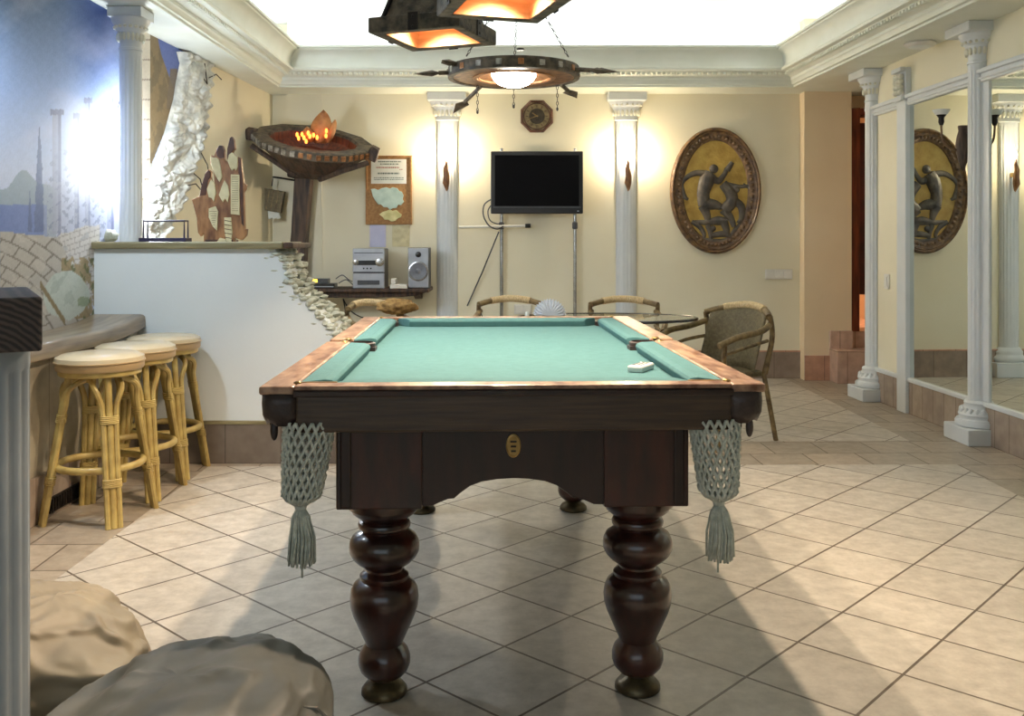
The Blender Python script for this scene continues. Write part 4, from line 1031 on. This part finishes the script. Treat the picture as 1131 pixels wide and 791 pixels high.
# ------------------------------------------------------------------ fire bowl on its pillar
fb = thing('fire_bowl_lamp', 'large dark wooden brazier lamp with glowing paper flames on a square pillar', 'lamp', (X(331, 8.2), 8.2, SZ))
pz = Z(195, 8.2)-SZ
b = MB(); 
def sqp(h, z, dx=0, dy=0): return [(-h+dx, -h+dy, z), (h+dx, -h+dy, z), (h+dx, h+dy, z), (-h+dx, h+dy, z)]
vs = sqp(.074, 0, -.03)+sqp(.066, pz*.5, .005)+sqp(.072, pz, .04); fs = [(i*4+k, i*4+(k+1) % 4, (i+1)*4+(k+1) % 4, (i+1)*4+k) for i in range(2) for k in range(4)]+[(0,3,2,1),(8,9,10,11)]
b.add(vs, fs); b.build('pillar', 'dark_wood', fb, bev=.01)
MB().box(-.06, .15, -.22, .10, pz-.02, pz+.12).build('neck_block', 'dark_wood', fb, bev=.015)
# bowl: octagonal dish, tilted towards the viewer and to the right
bc = Vector((X(346, 7.78)-fb.location.x, 7.78-8.2, Z(158, 7.78)-SZ))
BM = Matrix.Translation(bc) @ RY(R(9.5)) @ RX(R(21))
def ring8(r, z, n=12, ry=.80):
    return [(r*math.cos(2*PI*k/n+PI/n), ry*r*math.sin(2*PI*k/n+PI/n), z) for k in range(n)]
def shell_n(prof, n=12, mat=BM):
    vs = []; fs = []
    for r, z in prof: vs += ring8(r, z, n)
    for i in range(len(prof)-1):
        for k in range(n): q = (k+1) % n; fs.append((i*n+k, i*n+q, (i+1)*n+q, (i+1)*n+k))
    return vs, fs, mat
b = MB(); b.add(*shell_n([(.47, -.03), (.40, -.09), (.26, -.20), (.13, -.27), (.10, -.29), (.001, -.29)])); b.build('bowl', 'dark_wood_h', fb)
b = MB(); b.add(*shell_n([(.47, -.035), (.495, -.03), (.495, .03), (.48, .038), (.375, .034), (.36, .012)])); b.build('rim', 'shade', fb)
b = MB(); b.add(*shell_n([(.36, .012), (.34, -.04), (.24, -.09), (.001, -.10)])); b.build('basin', 'redwood', fb)
for k in range(23):
    a = PI*.98+PI*1.04*(k+.5)/23; seg = 2*PI/12; ci = round(a/seg); rr = .495*math.cos(seg/2)/math.cos(a-ci*seg)
    v0, v1 = ((ci-.5)*seg, (ci+.5)*seg); fa = math.atan2(.8*(math.sin(v1)-math.sin(v0)), math.cos(v1)-math.cos(v0))
    s_ = MB().box(-.019, .019, -.009, .006, -.020, .022, BM @ T(rr*math.cos(a), .80*rr*math.sin(a), 0) @ RZ(fa)); s_.build('metal_tile', 'copper' if k > 10 else 'silver_tile', fb, bev=.002)
b = MB(); b.add(sqp(.05, -.06)+sqp(.035, .05), [(0,3,2,1),(4,5,6,7),(0,1,5,4),(1,2,6,5),(2,3,7,6),(3,0,4,7)], BM @ T(.51, -.05, .02) @ RY(R(18))); b.build('rim_knob', 'dark_wood', fb, bev=.008); b = MB(); b.add(sqp(.045, -.05)+sqp(.04, .04), [(0,3,2,1),(4,5,6,7),(0,1,5,4),(1,2,6,5),(2,3,7,6),(3,0,4,7)], BM @ T(-.50, -.05, .01)); b.build('rim_knob', 'dark_wood', fb, bev=.008)
b = MB(); b.tube([BM @ Vector((.49, -.12, -.05)), BM @ Vector((.30, -.20, -.13)), BM @ Vector((.10, -.1, -.27))], .022, 8); b.tube([BM @ Vector((-.46, -.18, -.05)), BM @ Vector((-.28, -.16, -.15)), BM @ Vector((-.1, -.1, -.27))], .022, 8); b.build('rib', 'dark_wood', fb, smooth=True)
def leaf(base, tip, wdt, bendd=.02):
    base = Vector(base); tip = Vector(tip); d = tip-base; side = Vector((1, 0, 0)); vs = []; fs = []; n_ = 8
    for i in range(n_+1):
        t = i/n_; c = base+d*t+Vector((0, -bendd*math.sin(PI*t), 0)); hw_ = wdt*math.sin(PI*min(1, t*.92+.08))**.8+.001
        vs += [tuple(c-side*hw_+Vector((0, .012, 0))), tuple(c+Vector((0, -.012, 0))), tuple(c+side*hw_+Vector((0, .012, 0)))]
    for i in range(n_):
        for k in range(2): a = i*3+k; fs.append((a, a+1, a+4, a+3))
    mb = MB(); mb.add(vs, fs); return mb
fc = bc+Vector((.03, 0, 0))
for base, tip, wd in (((.02, -.02, .0), (.06, -.02, .27), .085), ((-.05, -.05, .0), (-.07, -.05, .13), .05), ((.09, -.01, 0), (.15, .0, .19), .035), ((-.0, .03, 0), (-.02, .03, .17), .05), ((.05, .03, 0), (.11, .04, .15), .05)):
    l_ = leaf(Vector(base)+fc, Vector(tip)+fc, wd); lo_ = l_.build('paper_flame', 'driedleaf', fb, smooth=True, autosm=0); lo_.modifiers.new('s', 'SOLIDIFY').thickness = .004
for k, (x_, y_, z_) in enumerate(((-.13, -.09, .03), (-.10, -.10, .06), (-.08, -.12, .03), (-.05, -.10, .07), (-.03, -.13, .04), (.0, -.13, .05), (.09, -.08, .05), (.095, -.09, .09), (-.145, -.08, .06), (-.06, -.13, .0), (.03, -.14, .03))):
    MB().ball((fc.x+x_, fc.y+y_, fc.z+z_), .012, .012, .020, 12, 8).build('flame_bulb', 'flame', fb, smooth=True)
# hanging sign next to it
hs = thing('hanging_lantern_box', 'small square woven box on a rod hanging in the corner behind the partition', 'ornament', (X(302, 8.2), 8.38, Z(221, 8.2)))
b = MB(); b.tube([(X(296, 8.2)-hs.location.x, 0, Z(194, 8.2)-hs.location.z), (X(312, 8.2)-hs.location.x, -.2, Z(196.5, 8.15)-hs.location.z), (X(328, 8.2)-hs.location.x, -.25, Z(199, 8.1)-hs.location.z)], .008, 8); b.tube([(-.01, -.16, .19), (-.02, -.16, .12)], .005, 6); b.build('rod', 'iron', hs, smooth=True)
b = MB(); b.box(-.085, .085, -.20, -.13, -.10, .09, RY(R(10))); b.build('box', 'wicker', hs, bev=.012)
b = MB()
for k in range(5): b.box(-.088+.04*k, -.078+.04*k, -.205, -.128, -.10, .09, RY(R(10)))
b.build('slat', 'wicker_frame', hs); hs.children[-1]['kind'] = 'stuff'
b = MB()
for k in range(12): b.tube([(-.05+.008*k, -.16, -.09), (-.045+.008*k, -.16, -.13), (-.04+.009*k, -.165, -.165+.004*(k % 4))], .006, 5)
b.build('fringe', 'paper', hs, smooth=True)

# ------------------------------------------------------------------ things on the ledge
DH = 5.40; hk = DH/F
hd = thing('carved_hand', 'carved brown wooden hand-like sculpture with pale leaf inlays standing on the ledge', 'sculpture', (X(243, DH), DH, 1.2))
def hc(a, c): # crop coordinates (548x791 for 90x130px) -> local
    return ((200+a/6.089-243)*hk, (140+c/6.085-265.3)*-hk)
outl = [(158,768),(160,705),(138,728),(118,700),(110,600),(78,480),(128,458),(140,400),(165,310),(190,276),(208,292),(208,330),(215,370),(232,380),(225,300),(203,230),(208,180),(225,190),(240,150),(262,116),(285,118),(298,150),(300,215),(312,230),(318,130),(335,66),(348,56),(362,80),(370,140),(358,150),(352,165),(380,200),(390,192),(408,200),(415,290),(428,370),(446,380),(440,410),(428,430),(434,680),(450,676),(444,720),(415,752),(380,742),(365,735),(372,768)]
MB().prism([hc(*p) for p in outl][::-1], -.018, .014, 'y').build('board', 'handwood', hd, bev=.004)
for i, (nme, mt, pts, y_) in enumerate((
    ('burnt_finger', 'handdark', [(242,160),(262,118),(285,120),(297,155),(296,200),(270,205),(250,190)], -.022),
    ('burnt_finger', 'handdark', [(318,140),(335,68),(348,58),(361,82),(368,140),(350,160),(332,178),(325,215),(316,205)], -.022),
    ('burnt_finger', 'handdark', [(142,400),(167,312),(190,280),(206,295),(205,330),(190,350),(180,400),(175,450),(135,455)], -.022),
    ('burnt_finger', 'handdark', [(390,196),(406,202),(414,290),(424,420),(428,660),(412,640),(404,480),(402,330),(392,300)], -.020),
    ('inlay', 'parch', [(205,190),(222,200),(245,200),(262,210),(272,250),(285,330),(268,365),(240,320),(215,260)], -.026),
    ('inlay', 'parch', [(330,180),(352,165),(368,185),(388,200),(388,260),(376,288),(366,272),(350,288),(335,260),(320,220)], -.026),
    ('inlay', 'parch', [(343,312),(400,315),(402,585),(343,578)], -.028),
    ('inlay', 'parch', [(210,345),(235,375),(243,440),(228,495),(215,470),(195,465),(182,410)], -.026),
    ('inlay', 'parch', [(300,350),(325,390),(333,450),(322,500),(305,475),(290,500),(262,450),(280,400)], -.026),
    ('inlay', 'parch', [(195,540),(240,525),(258,560),(250,690),(222,660),(195,600)], -.026),
    ('inlay', 'parch', [(298,600),(345,600),(352,700),(345,768),(312,760),(300,680)], -.026),
    ('inlay', 'parch', [(245,768),(270,735),(305,745),(312,768)], -.026))):
    MB().prism([hc(*p) for p in pts][::-1], y_, -.015, 'y').build(nme, mt, hd, bev=.002)
b = MB()
for k in range(16):
    c = 330+k*15; a0_, z_ = hc(352, c); a1_, _ = hc(393, c); b.box(a0_, a1_, -.0292, -.028, z_-.0009, z_+.0009)
for k in range(5):
    a0_, z0_ = hc(302, 620+k*28); a1_, z1_ = hc(348, 600+k*28+28); b.tube([(a0_, -.027, z0_), (a1_, -.027, z1_)], .002, 4)
for k in range(7):
    a0_, z0_ = hc(200+k*4, 560+k*15); a1_, _ = hc(250-k*2, 560+k*15); b.box(a0_, a1_, -.0272, -.026, z0_-.001, z0_+.001)
b.build('inlay_lines', 'handdark', hd)
MB().box(-.08, .08, -.02, .09, 0, .012).build('foot', 'handdark', hd, bev=.003)
fr = thing('metal_rack', 'small dark purple metal frame rack on the ledge beside the column', 'rack', (X(180.5, 5.22), 5.22, 1.2))
fk = 5.22/F; b = MB(); b.box(-26*fk, 26*fk, -.02, .08, .0, 4.2*fk); b.build('tray', 'purple_iron', fr, bev=.002)
b = MB()
for yy in (0, .06):
    b.tube([(-22*fk, yy, .01), (-22*fk, yy, 23*fk), (23*fk, yy, 23*fk), (23*fk, yy, .01)], .0055, 6)
for xx in (-22*fk, 23*fk): b.tube([(xx, 0, 23*fk), (xx, .06, 23*fk)], .005, 6)
b.build('hoop', 'purple_iron', fr)
o = MB(); o.ball((X(120, 5.3), 5.30, 1.2+.028), .052, .04, .040, 14, 10, fn=lambda d: 1+.3*mnoise.noise(d*2.2)); o.v = [(a, c, max(z, 1.2)) for a, c, z in o.v]
tag(o.build('small_rock', 'stone_edge', smooth=True), 'small greyish rock on the left end of the ledge beside the column', 'rock')

# ------------------------------------------------------------------ dark beam on the foreground column
bm_ = thing('beam_end', 'dark wooden beam with end grain resting on the left foreground column', 'beam', (X(47, 1.93), 1.93, Z(388, 1.93)), R(30))
m, n, l, bb = nm('end_grain'); tcn = n.new('ShaderNodeTexCoord'); mpn = n.new('ShaderNodeMapping'); mpn.inputs['Location'].default_value = (.14, 0, .10); l.new(tcn.outputs['Object'], mpn.inputs[0])
wv = n.new('ShaderNodeTexWave'); wv.wave_type = 'RINGS'; wv.rings_direction = 'Y'; wv.inputs['Scale'].default_value = 26; wv.inputs['Distortion'].default_value = 2.5; wv.inputs['Detail'].default_value = 3; wv.inputs['Detail Scale'].default_value = 1.5
l.new(mpn.outputs[0], wv.inputs[0]); rr_ = ramp(n, [(.2, lin((34,28,28))), (.8, lin((74,62,58)))]); l.new(wv.outputs[0], rr_.inputs[0]); l.new(rr_.outputs[0], bb.inputs['Base Color']); bb.inputs['Roughness'].default_value = .55
bu = n.new('ShaderNodeBump'); bu.inputs['Strength'].default_value = .5; bu.inputs['Distance'].default_value = .003; l.new(wv.outputs[0], bu.inputs['Height']); l.new(bu.outputs[0], bb.inputs['Normal']); M['endgrain'] = m
MB().box(-.20, 0, 0, .50, 0, (388-328)*1.93/F).build('beam', 'endgrain', bm_, bev=.006)

# ------------------------------------------------------------------ rattan bar stools
def make_stool():
    o = thing('bar_stool', '', 'stool', (0, 0, 0), 0, 'rattan bar stools along the panelled wall')
    b = MB(); b.lathe([(.178, .646), (.182, .654), (.182, .676), (.179, .682)], 48); b.build('seat_band', 'vinyl_side', o, smooth=True)
    b = MB(); b.lathe([(.179, .680), (.184, .684), (.181, .700), (.158, .712), (.10, .719), (.001, .721)], 48, caps=False); b.build('cushion', 'vinyl', o, smooth=True)
    b = MB(); b.tube([(.183*math.cos(2*PI*k/40), .183*math.sin(2*PI*k/40), .681) for k in range(40)], .0045, 6, closed=True); b.build('piping', 'vinyl_side', o, smooth=True)
    MB().lathe([(.165, .622), (.17, .627), (.17, .647)], 40).build('seat_board', 'rattan', o, smooth=True)
    rt, rbm = .125, .232
    def lp(i, z, off=0):      # point on leg i at height z, shifted sideways by off
        a = PI/4+i*PI/2; r_ = rbm+(rt-rbm)*z/.63; t = Vector((-math.sin(a), math.cos(a), 0)); return Vector((r_*math.cos(a), r_*math.sin(a), z))+t*off
    for i in range(4):
        b = MB(); b.tube([lp(i, .0), lp(i, .32), lp(i, .635)], .0150, 10)
        for sg in (-1, 1):
            b.tube([lp(i, .0, sg*.024), lp(i, .25, sg*.024), lp(i, .40, sg*.025)], .0125, 8)
        lg = b.build('leg', 'rattan', o, smooth=True)
        for z in (.17, .43):
            b = MB()
            for q in range(5):
                zz = z+q*.007; c = lp(i, zz); a = PI/4+i*PI/2; t = Vector((-math.sin(a), math.cos(a), 0)); nr = Vector((math.cos(a), math.sin(a), 0))
                b.tube([c+t*(.037*math.cos(w_))+nr*(.018*math.sin(w_)) for w_ in [2*PI*e/14 for e in range(14)]], .004, 5, closed=True)
            b.build('binding', 'rattan', lg, smooth=True)
    for i in range(4):
        j = (i+1) % 4; p0 = lp(i, .40, .025); p1 = lp(i, .50, .03); q1 = lp(j, .50, -.03); q0 = lp(j, .40, -.025)
        m0 = lp(i, .575, .055); m1 = lp(j, .575, -.055); mid = (lp(i, .60)+lp(j, .60))/2; mid.z = .608
        b = MB(); b.tube(bez([p0, p1, m0, mid, m1, q1, q0], 8), .0125, 8); b.build('arch', 'rattan', o, smooth=True)
    b = MB(); rg = .175
    b.tube([(rg*math.cos(2*PI*k/40), rg*math.sin(2*PI*k/40), .235) for k in range(40)], .016, 10, closed=True); b.build('foot_ring', 'rattan', o, smooth=True)
    return o
s1 = make_stool(); s1.location = (-1.802, 4.14, 0); s1.rotation_euler = (0, 0, R(-8)); s1['label'] = 'rattan bar stool nearest the camera, with a round beige vinyl seat'
s2 = copy_tree(s1); s2.location = (-1.802, 4.53, 0); s2.rotation_euler = (0, 0, R(-4)); s2['label'] = 'middle of the three rattan bar stools, partly behind the nearest one'
s3 = copy_tree(s1); s3.location = (-1.81, 4.92, 0); s3.rotation_euler = (0, 0, R(-2)); s3['label'] = 'farthest rattan bar stool, standing against the pale partition'

# ------------------------------------------------------------------ bean bags
def bag(name, label, loc, rx, ry, rz, rot, mat, seed, lean=(0, 0)):
    o = thing(name, label, 'bean bag', loc, rot, 'beige bean bags on the floor')
    sgn = lambda v, p: math.copysign(abs(v)**p, v)
    def pt(d):
        q = Vector((sgn(d.x, .8)*rx, sgn(d.y, .8)*ry, sgn(d.z, .75)*rz))
        w1 = mnoise.noise(Vector((d.x*1.8+seed, d.y*1.8, d.z*1.8))); w2 = mnoise.noise(Vector((d.x*3+seed, d.y*3+4, d.z*3)))
        r1 = (1-abs(mnoise.noise(Vector((d.x*1.1+seed*2+w2*.5, d.y*3.2+w1*1.2-d.x*1.5, d.z*.9)))))**4
        r2 = (1-abs(mnoise.noise(Vector((d.x*3.4+w1*2+d.y*2.0, d.y*1.3+seed, d.z*2)))))**5
        r3 = mnoise.noise(Vector((d.x*9+seed, d.y*9, d.z*9)))
        q = q*(1+.10*w1+.12*r1+.05*r2)
        q.z += rz*.86; q.z *= 1+lean[0]*d.x+lean[1]*d.y
        q.z = max(q.z, .002*abs(d.x)); return q
    b = MB(); n_, m_ = 84, 50; vs = []; fs = []
    for i in range(m_+1):
        t = PI*i/m_
        for k in range(n_):
            a = 2*PI*k/n_; vs.append(tuple(pt(Vector((math.sin(t)*math.cos(a), math.sin(t)*math.sin(a), math.cos(t))))))
    for i in range(m_):
        for k in range(n_): q = (k+1) % n_; fs.append((i*n_+k, (i+1)*n_+k, (i+1)*n_+q, i*n_+q))
    b.add(vs, fs); b.build('cover', mat, o, smooth=True, autosm=0, sub=1)
    pts = []
    for k in range(60):
        t = .36*PI+.6*PI*k/59; a = R(-18)+.10*math.sin(k*.2)
        q = pt(Vector((math.sin(t)*math.cos(a), math.sin(t)*math.sin(a), math.cos(t))))
        if q.z > .01: pts.append(q)
    b = MB(); b.tube(pts, .004, 6); b.build('seam', mat, o, smooth=True)
    return o
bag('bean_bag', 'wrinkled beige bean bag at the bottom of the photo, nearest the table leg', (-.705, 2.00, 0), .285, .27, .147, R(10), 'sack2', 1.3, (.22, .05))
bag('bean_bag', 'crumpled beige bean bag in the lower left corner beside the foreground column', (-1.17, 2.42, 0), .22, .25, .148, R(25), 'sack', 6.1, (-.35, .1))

# ------------------------------------------------------------------ rattan armchairs and their table
def armchair(label, loc, rot, width=.52, panel=True):
    o = thing('rattan_armchair', label, 'chair', loc, rot, 'rattan armchairs at the back table'); hw = width/2
    # faces local -y; back at +y
    b = MB(); b.box(-hw+.05, hw-.05, -.22, .20, .38, .42); b.build('seat', 'wicker', o, bev=.015)
    for sx in (-1, 1):
        for yf, yt in ((-.27, -.20), (.20, .18)):
            b = MB(); b.tube([(sx*(hw+.02), yf*1.15, 0), (sx*(hw-.03), yt, .40), (sx*(hw-.0), yt-.02 if yf < 0 else yt+.04, .60)], .015, 10); b.build('leg', 'wicker_frame', o, smooth=True)
        b = MB(); b.tube(bez([(sx*(hw-.01), -.26, .60), (sx*(hw+.02), -.12, .645), (sx*(hw+.02), .08, .665), (sx*(hw-.01), .22, .70)]), .019, 10); b.tube(bez([(sx*(hw-.02), -.22, .54), (sx*(hw-.0), .0, .58), (sx*(hw-.02), .2, .60)]), .011, 8); b.build('armrest', 'wicker_frame', o, smooth=True)
    # curved back panel
    vs = []; fs = []; nu, nv = 14, 8
    for i in range(nu+1):
        t = -1+2*i/nu
        for k in range(nv+1):
            s_ = k/nv; z = .42+(.375-.05*t*t)*s_; y = .20+.12*s_-.11*t*t; vs.append((t*(hw-.03), y, z))
    for i in range(nu):
        for k in range(nv): a = i*(nv+1)+k; fs.append((a, a+1, a+nv+2, a+nv+1))
    if panel:
        b = MB(); b.add(vs, fs); bp = b.build('back_panel', 'wicker', o, smooth=True, autosm=0); bp.modifiers.new('s', 'SOLIDIFY').thickness = .012
    ztop = .80 if panel else .783
    tr = [(t*(hw-.0), .32-.13*t*t, ztop-(.055 if panel else .035)*t*t) for t in [-1+2*i/16 for i in range(17)]]
    b = MB(); b.tube(tr, .021, 12); b.build('top_rail', 'wicker_frame', o, smooth=True)
    b = MB(); b.tube(tr[3:14], .0255, 12); b.build('rail_wrap', 'weave', o, smooth=True)
    for sx in (-1, 1):
        b = MB(); b.tube(bez([(sx*(hw-.02), .18, .40), (sx*(hw+.0), .22, .62), (sx*(hw-.0), .20, .75)]), .016, 8); b.build('back_post', 'wicker_frame', o, smooth=True)
    return o
armchair('olive wicker armchair seen from behind, right of the billiard table', (1.245, 5.78, 0), R(-52), .50)
armchair('rattan chair whose pale wrapped top rail shows left of the napkins', (X(564, 6.75), 6.62, 0), R(0), .46, False)
armchair('rattan chair whose pale wrapped top rail shows right of the napkins', (X(688, 6.75), 6.58, 0), R(-3), .48, False)
c4 = armchair('rattan chair at the left with a brown towel over its back, behind the table', (X(432, 6.4), 6.25, 0), R(35), .40, False)
b = MB(); b.ball((0, 0, 0), .125, .065, .05, 40, 24, fn=lambda d: 1+.25*mnoise.noise(d*2.6)+.10*(1-abs(mnoise.noise(Vector((d.x*2, d.y*6, d.z*8))))*2))
tw = b.build('folded_towel', 'brown_cloth', smooth=True, autosm=0); tw.location = (X(438, 6.4), 6.44, Z(345, 6.4)+.035); tw.rotation_euler = (0, 0, R(10)); tag(tw, 'bunched mustard brown towel lying on the left rattan chair back', 'towel')
rt_ = thing('round_dining_table', 'dark round glass table behind the billiard table holding napkins', 'table', (.60, 6.02, 0))
b = MB(); b.lathe([(.001, .708), (.570, .708), (.570, .718), (.001, .718)], 64, mat=Matrix.Diagonal((1, .62, 1, 1))); b.build('table_top', 'tableglass', rt_)
b = MB(); b.tube([(.575*math.cos(2*PI*k/64), .356*math.sin(2*PI*k/64), .713) for k in range(64)], .009, 8, closed=True); b.build('rim', 'tablecloth', rt_, smooth=True)
b = MB(); b.lathe([(.05, .03), (.03, .1), (.03, .68), (.10, .707)], 24); b.build('pedestal', 'iron', rt_, smooth=True)
b = MB(); b.lathe([(.25, 0), (.25, .015), (.05, .03)], 32); b.build('base', 'iron', rt_, smooth=True)
np_ = thing('napkin_holder', 'white paper napkins fanned in a holder on the back table', 'napkins', (X(607, 6.0), 6.0, .719))
for row, (y_, n_, rr_) in enumerate(((.012, 17, .110), (-.004, 16, .103), (-.02, 13, .090))):
    for k in range(n_):
        a = R(4)+R(172)*(k+(.5 if row % 2 else 0))/(n_-.5); m = T(0, y_, .012) @ RY(PI/2-a); w_ = .019
        b = MB(); b.add([(0, -.002, 0), (w_*.8, .002, rr_*.55), (w_*.45, .003, rr_*.88), (0, -.006, rr_), (-w_*.45, .003, rr_*.88), (-w_*.8, .002, rr_*.55), (0, -.009, rr_*.6)], [(0,1,6),(1,2,6),(2,3,6),(3,4,6),(4,5,6),(5,0,6)], m)
        b.build('napkin', 'napkin', np_)
b = MB(); b.box(-.05, .05, -.028, .028, 0, .014); b.build('holder', 'chrome', np_, bev=.003)
b = MB(); b.lathe([(.012, 0), (.015, .01), (.014, .03), (.008, .04)], 14, mat=T(0, 0, 0)); o = b.build('salt_shaker', 'glass_white', smooth=True); o.location = (X(582, 6.0), 5.95, .719); tag(o, 'tiny white shaker on the back table left of the napkins', 'shaker')
